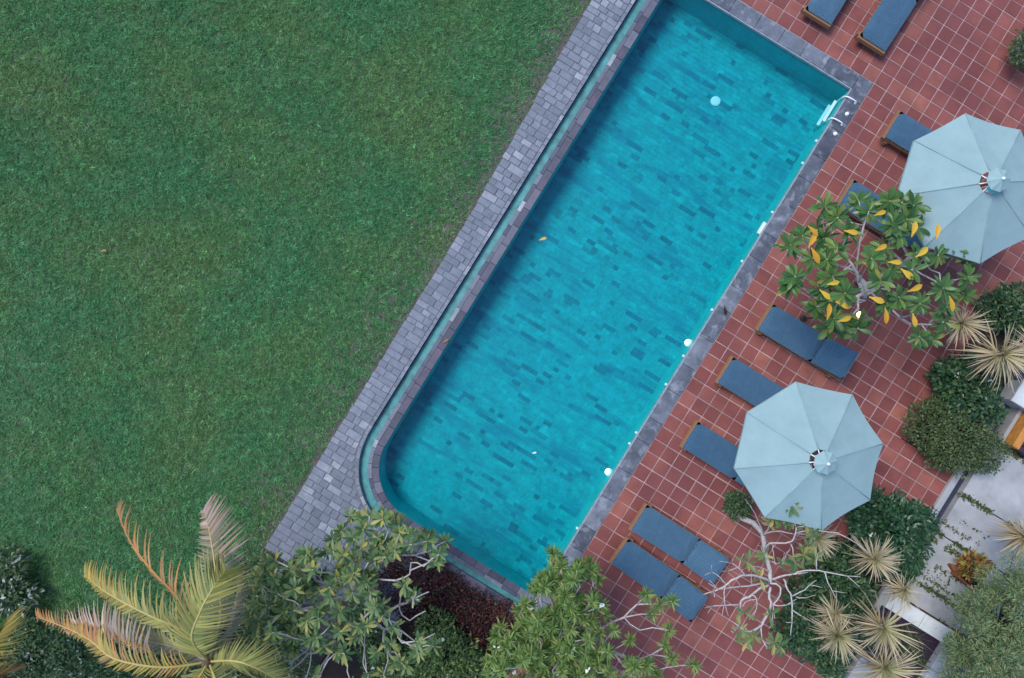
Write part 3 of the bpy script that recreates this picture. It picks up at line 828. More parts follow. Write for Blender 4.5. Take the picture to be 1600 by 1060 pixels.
for (y, z, lab) in ((1.90, -0.30, 'lit white pool lamp on the terrace side wall, the upper one'), (-1.33, -0.30, 'lit white pool lamp on the terrace side wall, the lower one')):
    t = thing('pool_lamp', (PX1, y, z), lab, 'lamp', 'lit lamps in the pool wall')
    m = MB(); m.lathe((PX1, y, z), [(0.095, 0.0), (0.095, -0.025), (0.08, -0.045)], 18, 'x'); m.build('bezel', 'white_plastic', t)
    m = MB(); m.lathe((PX1 - 0.045, y, z), [(0.07, 0.0), (0.065, -0.03), (0.045, -0.055), (0.02, -0.065)], 18, 'x'); m.build('lens', 'pool_lamp_glow', t, True)
# garden lamp under the yellow leaved tree
b = at(1343, 492, 2.3)
t = thing('garden_lamp', (b.x, b.y, 0), 'small lit garden lamp glowing warm among the yellow leaves', 'lamp')
m = MB(); m.lathe((b.x, b.y, 0.0), [(0.07, 0), (0.07, 0.02), (0.02, 0.03)], 12); m.build('foot', 'lamp_metal', t)
m = MB(); m.tube([(b.x, b.y, 0.02), (b.x, b.y, 2.24)], 0.014, 8); m.build('post', 'lamp_metal', t)
m = MB(); m.lathe((b.x, b.y, 2.23), [(0.02, 0), (0.045, 0.015), (0.05, 0.03)], 12); m.build('collar', 'lamp_metal', t)
m = MB(); m.lathe((b.x, b.y, 2.26), [(0.03, 0), (0.045, 0.025), (0.05, 0.05), (0.042, 0.08), (0.02, 0.098)], 14); m.build('globe', 'garden_lamp_glow', t, True)

# ------------------------------------------------------------------ leaf kit
def leaf_template(rows, wid, fold=0.12, droop=0.25):
    V = []; F = []
    for t, w in zip(rows, wid):
        z = -droop * t * t
        V += [(-w, t, z + fold * w * 2), (0, t, z), (w, t, z + fold * w * 2)]
    for i in range(len(rows) - 1):
        a = i * 3
        F += [(a, a + 1, a + 4, a + 3), (a + 1, a + 2, a + 5, a + 4)]
    return np.array(V, dtype=float), np.array(F)
OBOVATE = leaf_template((0, .12, .35, .6, .82, 1.0), (.035, .04, .11, .165, .135, .012))
NARROW = leaf_template((0, .3, .65, 1.0), (.03, .085, .09, .008), 0.1, 0.3)
SMALL = leaf_template((0, .45, 1.0), (.04, .26, .02), 0.15, 0.15)
STRAP = leaf_template((0, .15, .45, .75, 1.0), (.022, .026, .022, .015, .003), 0.15, 0.35)
def rot_from(dirv, roll=0.0):
    """matrix columns: x side, y along the leaf, z upper face"""
    y = Vector(dirv).normalized()
    up = Vector((0, 0, 1)) if abs(y.z) < 0.98 else Vector((1, 0, 0))
    x = y.cross(up).normalized(); z = x.cross(y)
    x2 = x * math.cos(roll) + z * math.sin(roll); z2 = x2.cross(y)
    return np.array([[x2.x, y.x, z2.x], [x2.y, y.y, z2.y], [x2.z, y.z, z2.z]])
def instance_mesh(name, tmpl, items, mat, parent, cols=None, stuff=True):
    """items: (pos, R, sx, sy)"""
    V, F = tmpl
    n = len(items)
    if n == 0: return None
    P = np.array([tuple(i[0]) for i in items]); Rm = np.array([i[1] for i in items]); S = np.array([(i[2], i[3], i[3]) for i in items])
    VV = np.einsum('nij,nkj->nki', Rm, V[None] * S[:, None, :]) + P[:, None, :]
    FF = F[None] + (np.arange(n) * len(V))[:, None, None]
    C = None
    if cols is not None: C = cols.reshape(-1, 3)
    ob = np_mesh(name, VV.reshape(-1, 3), FF.reshape(-1, F.shape[1]), mat, parent, C)
    if stuff: ob['kind'] = 'stuff'
    return ob
_tm = {}
def single_leaves(name, key, tmpl, items, mat, parent):
    if key not in _tm:
        me = bpy.data.meshes.new(name); me.from_pydata(tmpl[0].tolist(), [], tmpl[1].tolist()); me.materials.append(MATS[mat]); me.update(); _tm[key] = me
    base = WL[parent.name]
    for pos, Rm, sx, sy in items:
        o = bpy.data.objects.new(name, _tm[key]); COL.objects.link(o); o.parent = parent
        M = Matrix(((Rm[0][0] * sx, Rm[0][1] * sy, Rm[0][2] * sy, pos[0] - base.x), (Rm[1][0] * sx, Rm[1][1] * sy, Rm[1][2] * sy, pos[1] - base.y),
                    (Rm[2][0] * sx, Rm[2][1] * sy, Rm[2][2] * sy, pos[2] - base.z), (0, 0, 0, 1)))
        o.matrix_basis = M
def rosette(c, axis, n, L, wk, lo, hi, r):
    """leaf items around a shoot tip"""
    out = []
    ax = Vector(axis).normalized(); e1 = ax.orthogonal().normalized(); e2 = ax.cross(e1)
    a0 = r.uniform(0, 6.28)
    for i in range(n):
        a = a0 + i * 2.39996 + r.uniform(-.2, .2)
        el = math.radians(r.uniform(lo, hi))
        dv = (e1 * math.cos(a) + e2 * math.sin(a)) * math.cos(el) + ax * math.sin(el)
        l = L * r.uniform(0.7, 1.15)
        out.append((Vector(c) - ax * r.uniform(0, 0.05), rot_from(dv, r.uniform(-.35, .35)), l * wk * r.uniform(.85, 1.15), l))
    return out
def skeleton(base, hub, tips, r, bend=0.12):
    nodes = [(Vector(base), -1), (Vector(base).lerp(Vector(hub), 0.5) + Vector((r.uniform(-.06, .06), r.uniform(-.06, .06), 0)), 0), (Vector(hub), 1)]
    plen = [0, 0, 0]
    for tp in sorted(tips, key=lambda p: (Vector(p) - Vector(hub)).length):
        tp = Vector(tp); dh = (tp - Vector(hub)).length
        best, bj = 1e9, 2
        for j in range(2, len(nodes)):
            p = nodes[j][0]
            if j > 2 and (p - Vector(hub)).length > dh * 0.9: continue
            cst = (tp - p).length * 1.0 + 0.45 * plen[j] + (0.6 * max(0, p.z - tp.z))
            if cst < best: best, bj = cst, j
        p = nodes[bj][0]; seg = tp - p; last = bj; k = max(2, int(seg.length / 0.22))
        off = Vector((r.uniform(-1, 1), r.uniform(-1, 1), -r.uniform(0.2, 1.0))) * bend * seg.length
        prev = p
        for i in range(1, k + 1):
            f = i / k
            q = p + seg * f + off * 4 * f * (1 - f) + (Vector((r.uniform(-1, 1), r.uniform(-1, 1), r.uniform(-1, 1))) * 0.018 if i < k else Vector())
            nodes.append((q, last)); plen.append(plen[last] + (q - prev).length); last = len(nodes) - 1; prev = q
    return nodes
def branch_mesh(nodes, r_tip, power, name, mat, parent, trunk_r=None):
    n = len(nodes); cnt = [0] * n; kids = [[] for _ in range(n)]
    for i, (_, p) in enumerate(nodes):
        if p >= 0: kids[p].append(i)
    for i in range(n - 1, -1, -1):
        cnt[i] = sum(cnt[k] for k in kids[i]) or 1
    rad = [r_tip * c ** power for c in cnt]
    m = MB()
    starts = [(0, None)]
    while starts:
        s, par = starts.pop()
        pts = [nodes[par][0]] if par is not None else []; rr = [min(rad[par], rad[s] * 1.35)] if par is not None else []
        i = s
        while True:
            pts.append(nodes[i][0]); rr.append(rad[i])
            if not kids[i]: break
            main = max(kids[i], key=lambda k: cnt[k])
            starts += [(k, i) for k in kids[i] if k != main]
            i = main
        if len(pts) > 1: m.tube(pts, rr, 6)
    return m.build(name, mat, parent, True)
def tip_axis(nodes, i):
    p = nodes[i][1]
    return (nodes[i][0] - nodes[p][0]).normalized() if p >= 0 else Vector((0, 0, 1))

# ------------------------------------------------------------------ yellow leaved frangipani over the terrace
r = random.Random(5)
T1 = [(250,95),(475,60),(540,130),(680,60),(760,70),(840,90),(240,220),(100,290),(20,350),(330,170),(420,260),(240,310),(330,370),(100,430),(170,440),(260,450),(480,340),(430,480),(530,490),(560,440),(20,620),(110,640),(50,560),(220,640),(300,560),(290,720),(190,760),(310,840),(480,860),(470,910),(380,670),(620,590),(680,650),(740,700),(520,720),(660,740),(720,120),(790,180),(860,230),(700,220),(740,280),(930,270),(1010,180),(1000,290),(1150,250),(1170,310),(1090,370),(1000,420),(1050,430),(860,400),(780,470),(700,520),(830,520),(1190,430),(1240,460),(1010,540),(1200,560),(1070,660),(1030,640),(1180,680),(1060,760),(880,740),(930,880),(880,960),(950,980),(1040,860),(270,900),(350,900)]
tips = []
for x, y in T1:
    X, Y = 1230 + x / 4.24, 300 + y / 4.24
    d = math.hypot(X - 1368, Y - 425) / 150
    tips.append(at(X, Y, 2.75 - 0.75 * d * d + r.uniform(-.30, .30)))
for _ in range(12):
    a = r.uniform(0, 6.28); q = math.sqrt(r.random())
    tips.append(at(1372 + 130 * q * math.cos(a), 420 + 100 * q * math.sin(a), 2.45 - 0.5 * q * q + r.uniform(-.25, .25)))
base = at(1340, 438, 0); hub = at(1352, 446, 1.05)
t = thing('frangipani_tree', base, 'frangipani tree with big glossy leaves, several yellow, over the terrace loungers', 'tree')
nodes = skeleton(base - Vector((0, 0, .05)), hub, tips, r)
branch_mesh(nodes, 0.011, 0.42, 'branches', 'bark_pale', t)
items = []
kids = set(p for _, p in nodes)
for i in range(len(nodes)):
    if i not in kids:
        ax = tip_axis(nodes, i) * 0.6 + Vector((0, 0, 0.9))
        items += rosette(nodes[i][0], ax, r.randint(13, 18), 0.25, 0.95, -20, 58, r)
r.shuffle(items)
single_leaves('leaf', 'frang', OBOVATE, items[:278], 'frangipani_leaf', t)
instance_mesh('foliage', OBOVATE, items[278:], 'frangipani_leaf', t)
yl = []
for x, y, a in [(620,140,20),(625,370,25),(720,465,0),(800,545,-40),(855,640,20),(255,680,-40),(380,750,-20),(280,795,75),(385,845,15),(660,820,-80),(845,850,-75),(1095,740,-70),(170,320,60),(175,255,-40),(430,265,-10),(845,245,70),(900,400,35),(310,605,10),(545,490,-30),(600,715,-20),(190,420,-60),(1000,262,80)]:
    c = at(1230 + x / 4.24, 300 + y / 4.24, 2.95)
    ang = math.radians(a) + YAW; dv = Vector((math.cos(ang), math.sin(ang), 0.1))
    l = r.uniform(0.22, 0.30)
    yl.append((c - dv * l / 2, rot_from(dv, r.uniform(-.2, .2)), l * 1.1, l))
single_leaves('yellow_leaf', 'yell', OBOVATE, yl, 'yellow_leaf', t)

# ------------------------------------------------------------------ dull green frangipani left of the pool's lower end
r = random.Random(8)
base = at(540, 985, 0); hub = at(558, 944, 1.25)
tips = []
def in_blobs(blobs, n, zc, zr, rr):
    out = []
    tot = sum(b[2] ** 2 for b in blobs)
    for bx, by, br in blobs:
        k = max(1, round(n * br * br / tot))
        for _ in range(k):
            a = rr.uniform(0, 6.28); q = br * math.sqrt(rr.random())
            out.append(at(bx + q * math.cos(a), by + q * math.sin(a), zc + rr.uniform(-zr, zr) - 0.5 * (q / br) ** 2))
    return out
tips = in_blobs([(440, 905, 50), (500, 960, 70), (430, 980, 50), (580, 840, 48), (545, 880, 45), (620, 930, 30), (470, 1040, 55), (560, 1020, 55), (640, 1010, 40), (690, 855, 26), (640, 850, 30), (655, 880, 24), (520, 900, 50), (410, 1030, 45), (460, 930, 50), (420, 880, 30), (480, 880, 36), (600, 870, 36), (560, 900, 40), (540, 960, 45), (600, 960, 30)], 360, 2.5, 0.55, r)
bare = [at(x, y, z) for x, y, z in ((655, 938, 2.3), (665, 955, 2.2), (640, 970, 2.2), (650, 925, 2.4), (610, 1025, 2.1), (600, 1010, 2.0), (625, 1000, 2.1), (680, 990, 2.2), (575, 835, 2.6), (505, 875, 2.5), (570, 955, 2.3), (640, 905, 2.3), (625, 985, 2.4), (670, 925, 2.3), (645, 950, 2.5))]
t = thing('frangipani_tree', base, 'frangipani tree with dull green leaves and bare grey twigs at the pool corner', 'tree')
nodes = skeleton(base - Vector((0, 0, .05)), hub, tips + bare, r, 0.10)
branch_mesh(nodes, 0.0115, 0.34, 'branches', 'bark_pale', t)
items = []
kids = set(p for _, p in nodes)
bs = [b for b in bare]
for i in range(len(nodes)):
    if i not in kids and min((nodes[i][0] - b).length for b in bs) > 0.01:
        ax = tip_axis(nodes, i) * 0.6 + Vector((0, 0, 0.9))
        items += rosette(nodes[i][0], ax, r.randint(10, 15), 0.19, 0.85, -20, 65, r)
r.shuffle(items)
single_leaves('leaf', 'frang2', OBOVATE, items[:300], 'frangipani_leaf_dull', t)
instance_mesh('foliage', OBOVATE, items[300:], 'frangipani_leaf_dull', t)

# ------------------------------------------------------------------ fine leaved tree at the lower edge
r = random.Random(21)
base = at(860, 985, 0); hub = at(868, 1005, 1.1)
tips = in_blobs([(860, 970, 60), (905, 930, 42), (820, 1010, 55), (905, 1010, 65), (860, 1050, 60), (940, 1060, 50), (800, 1050, 45), (870, 895, 22), (1000, 1055, 35), (850, 1000, 60), (895, 905, 38), (870, 930, 40)], 460, 2.45, 0.55, r)
tips += [at(x, y, 2.3 + r.uniform(-.2, .3)) for x, y in ((845, 905), (865, 865), (985, 1000), (1030, 945), (1010, 930), (1020, 960), (1050, 940), (1085, 1040), (975, 965), (960, 985), (1040, 1010), (1050, 1030), (1000, 985), (945, 960), (1045, 985), (920, 880))]
t = thing('plumeria_tree', base, 'bushy fine leaved green tree with white blossoms at the lower edge', 'tree')
nodes = skeleton(base - Vector((0, 0, .05)), hub, tips, r, 0.10)
branch_mesh(nodes, 0.010, 0.42, 'branches', 'bark_pale', t)
items = []; fl = []
kids = set(p for _, p in nodes)
for i in range(len(nodes)):
    if i not in kids:
        items += rosette(nodes[i][0], tip_axis(nodes, i) * 0.4 + Vector((0, 0, 1)), r.randint(28, 38), 0.165, 0.85, -30, 80, r)
        if r.random() < 0.05:
            for _ in range(4):
                fl.append((nodes[i][0] + Vector((r.uniform(-.05, .05), r.uniform(-.05, .05), 0.09)), rot_from((r.uniform(-1, 1), r.uniform(-1, 1), .3)), 0.07, 0.06))
instance_mesh('foliage', NARROW, items, 'fine_leaf', t)
instance_mesh('blossoms', SMALL, fl, 'petal', t)

# ------------------------------------------------------------------ bare frangipani on the terrace (limbs as they grow in the photograph)
r = random.Random(3)
def c4(x, y, z): return at(1100 + x / 3.2, 730 + y / 3.2, z)
LIMBS = [
    ([(330,570,2.0),(270,545,2.15),(210,540,2.25),(150,560,2.3),(110,590,2.3),(50,622,2.35)], .026), ([(110,590,2.3),(96,640,2.3),(104,682,2.35)], .014),
    ([(310,580,2.0),(240,590,2.1),(170,600,2.15),(70,612,2.2)], .018), ([(322,590,2.0),(280,600,2.05),(240,640,2.15),(190,660,2.2),(180,690,2.2),(176,790,2.3),(150,822,2.35)], .026),
    ([(180,690,2.2),(110,690,2.3),(45,695,2.35)], .015), ([(240,640,2.15),(268,660,2.2),(262,712,2.3)], .014), ([(270,658,2.1),(215,668,2.2),(190,700,2.25)], .012),
    ([(332,600,2.0),(322,640,2.05),(342,690,2.15),(300,770,2.25),(285,800,2.3),(215,832,2.35),(180,800,2.4)], .028), ([(285,800,2.3),(290,862,2.4)], .017), ([(342,690,2.15),(370,694,2.2),(415,690,2.3)], .015),
    ([(330,580,2.0),(372,585,2.05),(388,615,2.1),(375,655,2.12),(344,690,2.15)], .022), ([(340,562,2.0),(390,545,2.1),(450,535,2.2)], .024),
    ([(398,560,2.1),(415,610,2.2),(442,645,2.3),(440,780,2.4)], .020), ([(442,645,2.3),(490,620,2.4),(532,588,2.45)], .014), ([(440,715,2.35),(490,747,2.45)], .012), ([(460,650,2.3),(510,655,2.4)], .011),
    ([(303,420,1.5),(320,385,1.7),(350,378,1.8),(430,382,1.95),(455,350,2.05),(462,300,2.1)], .022), ([(297,340,1.3),(350,318,1.6),(400,322,1.75),(445,335,1.9)], .017), ([(430,382,1.95),(450,420,2.1),(448,455,2.15)], .013),
    ([(345,385,1.8),(340,420,1.9),(350,440,2.0)], .012), ([(330,520,1.9),(290,505,2.0),(238,495,2.1)], .015), ([(210,540,2.25),(175,505,2.3),(140,480,2.35)], .014), ([(175,505,2.3),(182,470,2.35)], .011), ([(110,585,2.3),(75,545,2.35),(40,525,2.4)], .014), ([(182,500,2.3),(120,520,2.4)], .011),
    ([(440,535,2.2),(480,520,2.25),(560,515,2.35),(610,525,2.4),(720,546,2.45)], .018), ([(600,523,2.4),(615,560,2.45),(642,622,2.5)], .014), ([(565,515,2.35),(562,470,2.4),(570,430,2.45)], .011),
    ([(445,335,1.9),(520,315,2.1),(600,320,2.25),(690,332,2.35),(770,388,2.4)], .013), ([(297,330,1.3),(260,250,1.5),(230,190,1.7)], .013), ([(300,290,1.3),(345,290,1.5),(350,272,1.6)], .012), ([(300,480,1.7),(290,430,1.8),(285,395,1.95)], .012),
    ([(398,470,1.9),(388,500,1.95),(410,445,2.1)], .010), ([(330,470,1.7),(380,490,1.9),(400,450,2.05)], .014), ([(238,590,2.1),(236,530,2.2)], .010), ([(180,600,2.15),(160,560,2.25)], .010), ([(342,735,2.2),(345,790,2.3)], .011), ([(215,832,2.35),(160,800,2.4)], .010), ([(345,880,2.2),(310,880,2.2)], .010),
    ([(295,345,1.2),(330,300,1.6),(350,215,1.9),(370,170,2.1),(395,150,2.2)], .017), ([(335,290,1.65),(400,270,1.9),(450,262,2.05),(500,262,2.1)], .015), ([(350,215,1.9),(400,210,2.1),(430,190,2.2)], .012)]
base = c4(150, 235, 0.0)
t = thing('frangipani_tree', base, 'nearly bare frangipani with pale crooked branches below the lower parasol', 'tree')
m = MB(); m.tube([base - Vector((0, 0, .05)), c4(195, 258, 0.35), c4(250, 282, 0.75), c4(295, 335, 1.15), c4(305, 420, 1.5), c4(330, 520, 1.9), c4(330, 575, 2.02)], [.070, .060, .052, .046, .041, .037, .032], 9); m.build('trunk', 'bark_pale', t, True)
m = MB(); ends = []
for pts, w in LIMBS:
    P = [c4(*p) for p in pts]
    # soften the corners
    Q = [P[0]]
    for i in range(len(P) - 1):
        Q.append(P[i].lerp(P[i + 1], 0.33) + Vector((r.uniform(-.012, .012), r.uniform(-.012, .012), r.uniform(-.02, .02)))); Q.append(P[i].lerp(P[i + 1], 0.72)); 
    Q.append(P[-1])
    k = len(Q)
    m.tube(Q, [w * 0.92 * (1 - 0.45 * i / (k - 1)) for i in range(k)], 6)
    dv = (P[-1] - P[-2]).normalized()
    for _ in range(2 if w > .011 else 1):
        e = (dv + Vector((r.gauss(0, .55), r.gauss(0, .55), r.gauss(.3, .3)))).normalized() * r.uniform(.10, .24)
        m.tube([P[-1] - dv * 0.01, P[-1] + e * 0.5 + Vector((0, 0, -.01)), P[-1] + e], [w * .5, w * .4, w * .26], 5)
m.build('branches', 'bark_pale', t, True)
items = []
for x, y, z, nl in ((400,140,2.2,6),(430,180,2.25,9),(390,270,2.1,9),(440,265,2.1,10),(500,250,2.15,9),(510,275,2.1,8),(350,255,1.9,8),(330,275,1.8,6),(455,480,2.2,8),(500,440,2.3,8),(520,400,2.3,7),(215,475,2.3,7),(180,810,2.4,6),(250,850,2.4,8),(220,870,2.4,7),(355,880,2.3,7),(385,900,2.3,6),(205,730,2.35,6),(300,440,1.9,6),(390,480,2.0,5),(335,745,2.3,4),(545,330,2.2,7),(560,460,2.4,6),(280,560,2.1,5),(440,200,2.3,6)):
    items += rosette(c4(x, y, z), (r.uniform(-.3, .3), r.uniform(-.3, .3), 1), nl, 0.20, 0.95, -5, 45, r)
single_leaves('leaf', 'frang3', OBOVATE, items, 'frangipani_leaf_dull', t)

# ------------------------------------------------------------------ coconut palm
r = random.Random(14)
GREEN = ((0.32, 0.32, 0.095), (0.21, 0.25, 0.075)); GOLD = ((0.40, 0.32, 0.07), (0.33, 0.24, 0.06)); RUST = ((0.42, 0.19, 0.06), (0.34, 0.20, 0.09)); PINK = ((0.46, 0.36, 0.34), (0.38, 0.27, 0.18)); GREY = ((0.25, 0.24, 0.17), (0.20, 0.19, 0.13))
def frond(parent, pts, nl, lenL, lenR, colA, colB, rach, droop=0.5, sweep=50, dens=1.0):
    """pts: map marks with heights; leaflets left and right of the rachis"""
    P = [at(*p) for p in pts]
    def spline(f):
        k = f * (len(P) - 1); i = min(int(k), len(P) - 2); u = k - i
        p0, p1, p2, p3 = P[max(i - 1, 0)], P[i], P[i + 1], P[min(i + 2, len(P) - 1)]
        return 0.5 * ((2 * p1) + (p2 - p0) * u + (2 * p0 - 5 * p1 + 4 * p2 - p3) * u * u + (3 * p1 - p0 - 3 * p2 + p3) * u ** 3)
    Q = [spline(i / 20) for i in range(21)]
    m = MB(); m.tube(Q, [0.020 * (1 - 0.8 * i / 20) + 0.003 for i in range(21)], 6); fr = m.build('frond', rach, parent, True)
    V = []; F = []; C = []
    for i in range(nl):
        f = 0.10 + 0.90 * i / (nl - 1)
        c = spline(f); tg = (spline(min(1, f + 0.02)) - spline(max(0, f - 0.02))).normalized()
        sidev = tg.cross(Vector((0, 0, 1))).normalized()
        env = math.sin(PI * min(1, (0.12 + 0.80 * f))) ** 0.6
        for sg, LL in ((-1, lenL), (1, lenR)):
            if LL <= 0 or r.random() > dens: continue
            l = LL * env * r.uniform(0.85, 1.1)
            sw = math.radians(sweep + r.uniform(-7, 7) - 18 * f)
            dv = tg * math.cos(sw) + sidev * sg * math.sin(sw)
            b0 = len(V); w = 0.014 * r.uniform(.8, 1.2)
            ca = [colA, colB][r.random() < f * 0.9]
            cc = ca[r.random() < 0.4]; cc = np.array(cc) * r.uniform(0.75, 1.2)
            nrm = dv.cross(Vector((0, 0, 1))).normalized()
            dr = droop * r.uniform(.7, 1.3)
            for k in range(4):
                u = k / 3
                p = c + dv * l * u + Vector((0, 0, 0.10 * l * u - dr * l * u * u))
                ww = w * (1, 1.1, .75, .12)[k]
                V += [p - nrm * ww + Vector((0, 0, .004)), p + nrm * ww]; tipc = cc * (1 - 0.25 * u) + np.array((0.30, 0.20, 0.10)) * 0.25 * u
                C += [tipc, tipc]
            for k in range(3): F.append((b0 + 2 * k, b0 + 2 * k + 1, b0 + 2 * k + 3, b0 + 2 * k + 2))
    o = np_mesh('leaflets', [tuple(v) for v in V], F, 'col_leaf', fr, np.array(C)); o['kind'] = 'stuff'
plain('rachis_yellow', (0.45, 0.36, 0.12), 0.5, 10, 0.2, 0); plain('rachis_rust', (0.46, 0.22, 0.07), 0.6, 10, 0.2, 0); plain('rachis_grey', (0.26, 0.23, 0.15), 0.7, 10, 0.2, 0)
base = at(335, 985, 0)
t = thing('coconut_palm', base, 'young coconut palm with yellowing and rusty fronds at the lower left', 'palm')
crown = (326, 1034, 3.15)
cw = at(*crown)
m = MB(); m.tube([base - Vector((0, 0, .1)), base.lerp(cw, 0.4) + Vector((.05, .03, 0)), base.lerp(cw, 0.8), cw + Vector((0, 0, .1))], [.15, .11, .10, .07], 10); m.build('trunk', 'bark_brown', t, True)
frond(t, [crown, (297, 992, 3.6), (225, 958, 3.75), (165, 925, 3.5), (134, 899, 3.15)], 62, 0.34, 0.48, GREEN, GOLD, 'rachis_yellow', 0.55, 55)
frond(t, [crown, (300, 1000, 3.75), (312, 958, 4.05), (332, 920, 4.05), (352, 893, 3.8)], 60, 0.66, 0.60, GREEN, GREEN, 'rachis_yellow', 0.35, 58)
frond(t, [crown, (345, 960, 3.4), (337, 892, 3.45), (328, 835, 3.2), (319, 797, 2.75)], 58, 0.34, 0.58, GREY, PINK, 'rachis_yellow', 0.35, 72)
frond(t, [crown, (285, 945, 3.3), (238, 892, 3.1), (203, 845, 2.8), (183, 797, 2.35)], 44, 0.14, 0.50, RUST, RUST, 'rachis_rust', 0.5, 42, 0.7)
frond(t, [crown, (255, 1043, 3.5), (180, 1030, 3.6), (143, 1002, 3.4), (112, 985, 3.1), (59, 964, 2.6)], 60, 0.34, 0.42, GOLD, RUST, 'rachis_yellow', 0.5, 55)
frond(t, [(240, 1020, 3.3), (190, 1000, 3.4), (150, 985, 3.3), (105, 988, 3.0)], 36, 0.15, 0.52, PINK, PINK, 'rachis_rust', 0.4, 70)
frond(t, [crown, (365, 1033, 3.5), (400, 1044, 3.45), (445, 1068, 3.0)], 44, 0.42, 0.42, GREEN, GREEN, 'rachis_yellow', 0.6, 55)
frond(t, [crown, (300, 1075, 3.6), (262, 1105, 3.5), (215, 1125, 3.1)], 44, 0.55, 0.55, GREEN, GOLD, 'rachis_yellow', 0.5, 55)
frond(t, [crown, (345, 1080, 3.6), (372, 1120, 3.3), (395, 1160, 2.8)], 40, 0.55, 0.55, GREEN, GREEN, 'rachis_yellow', 0.5, 55)
frond(t, [crown, (358, 985, 3.0), (370, 940, 2.7), (374, 895, 2.1)], 34, 0.16, 0.18, GREY, GREY, 'rachis_grey', 0.9, 40)
frond(t, [crown, (285, 1015, 3.1), (225, 1000, 3.0), (180, 985, 2.6)], 46, 0.5, 0.55, GREY, GREEN, 'rachis_grey', 0.7, 55)
base = at(-75, 1040, 0)
t = thing('coconut_palm', base, 'coconut palm frond tips poking in at the left edge', 'palm')
cw = at(-85, 1075, 2.6)
m = MB(); m.tube([base - Vector((0, 0, .1)), base.lerp(cw, 0.5) + Vector((.04, .03, 0)), cw], [.14, .11, .08], 10); m.build('trunk', 'bark_brown', t, True)
frond(t, [(-85, 1075, 2.6), (-45, 1040, 3.0), (-8, 1005, 3.0), (12, 968, 2.6)], 46, 0.5, 0.42, GOLD, GOLD, 'rachis_yellow', 0.5, 62)
frond(t, [(-85, 1075, 2.6), (-60, 1080, 2.9), (-20, 1062, 2.9), (15, 1050, 2.5)], 40, 0.4, 0.4, GOLD, RUST, 'rachis_yellow', 0.5, 55)
frond(t, [(-85, 1075, 2.6), (-110, 1030, 3.0), (-130, 980, 2.8)], 36, 0.5, 0.5, GREEN, GOLD, 'rachis_yellow', 0.5, 55)

# ------------------------------------------------------------------ straw coloured spiky rosettes
def yucca(x, y, rpx, z, label, bx=None, by=None, seed=0, greenish=0.4, n=120, skirt=True):
    r = random.Random(100 + seed)
    top = at(x, y, z); b = at(bx if bx else x - 14, by if by else y - 14, 0) if True else None
    t = thing('yucca_plant', b, label, 'plant', 'straw coloured spiky plants')
    m = MB(); m.tube([b - Vector((0, 0, .06)), b.lerp(top, 0.5) + Vector((r.uniform(-.05, .05), r.uniform(-.05, .05), 0)), top], [.035, .03, .04], 7); m.build('stem', 'bark_pale', t, True)
    L = rpx * (CAM_H - z) / CAM_H / 75 * 1.08
    lean = Vector((r.gauss(0, .22), r.gauss(0, .22), 0)); n = int(n * r.uniform(.7, 1.15)); gap = r.uniform(0, 6.28)
    for part, cnt, lo, hi, ll, zo, pal in (('rosette', n, 8, 80, 1.0, 0.0, 0), ('dead_skirt', n // 2, -45, 10, 0.95, -0.10, 1)):
        if part == 'dead_skirt' and not skirt: continue
        items = []; C = []
        for i in range(cnt):
            a = i * 2.39996 + r.uniform(-.25, .25); el = math.radians(r.uniform(lo, hi))
            dv = Vector((math.cos(a) * math.cos(el), math.sin(a) * math.cos(el), math.sin(el)))
            dv = (dv + lean).normalized()
            l = L * ll * r.uniform(0.6, 1.14) * (0.8 if abs((a - gap + PI) % (2 * PI) - PI) < .5 else 1)
            items.append((top + Vector((0, 0, zo + r.uniform(-.05, .03))), rot_from(dv, r.uniform(-.4, .4)), l * r.uniform(0.9, 1.25) * 0.95, l))
            young = max(0, math.sin(el)) * greenish
            ca = np.array((0.56, 0.44, 0.26)) * (1 - young) + np.array((0.30, 0.33, 0.10)) * young
            if pal: ca = np.array((0.42, 0.27, 0.15))
            if r.random() < 0.15: ca = np.array((0.60, 0.38, 0.22))
            ca = ca * r.uniform(0.75, 1.2)
            nv = len(STRAP[0]); f = np.repeat(np.array((0, .15, .45, .75, 1.0)), 3)[:, None]
            C.append(ca * (1 - f) * np.array((0.72, 0.85, 0.75)) + np.array((0.60, 0.50, 0.38)) * f * 0.9 * r.uniform(.8, 1.1) * (1 if not pal else .6) + ca * f * 0.1)
        instance_mesh(part, STRAP, items, 'col_leaf', t, np.array(C), stuff=True)
yucca(1275, 841, 30, 1.3, 'small straw spiky plant just under the lower parasol rim', 1262, 850, 1, 0.8)
yucca(1364, 874, 37, 1.5, 'straw spiky plant in front of the dark round shrub', 1348, 872, 2, 0.25)
yucca(1412, 921, 30, 1.3, 'straw spiky plant leaning over the white curb', 1385, 915, 3, 0.6)
yucca(1308, 992, 38, 1.3, 'straw spiky plant beside the terrace corner, left of the cluster', 1292, 962, 4, 0.9)
yucca(1305, 958, 32, 1.0, 'brownish spiky plant tucked behind the left one of the cluster', 1290, 945, 14, 0.1, 60)
yucca(1380, 980, 46, 1.5, 'large pale spiky plant in the middle of the lower cluster', 1350, 955, 5, 0.9)
yucca(1381, 1044, 48, 1.5, 'large pale spiky plant at the lower edge of the cluster', 1350, 1012, 6, 0.9)
yucca(1500, 505, 38, 1.2, 'straw spiky plant touching the yellow leaved tree', 1490, 508, 7, 0.15)
yucca(1562, 553, 52, 1.4, 'largest straw spiky plant above the white pier', 1545, 548, 8, 0.2, 110)
yucca(1618, 548, 40, 1.4, 'straw spiky plant cut by the right edge', 1600, 545, 9, 0.4)
yucca(1602, 838, 44, 1.3, 'pinkish straw spiky plant at the right edge above the path', 1590, 830, 10, 0.1)

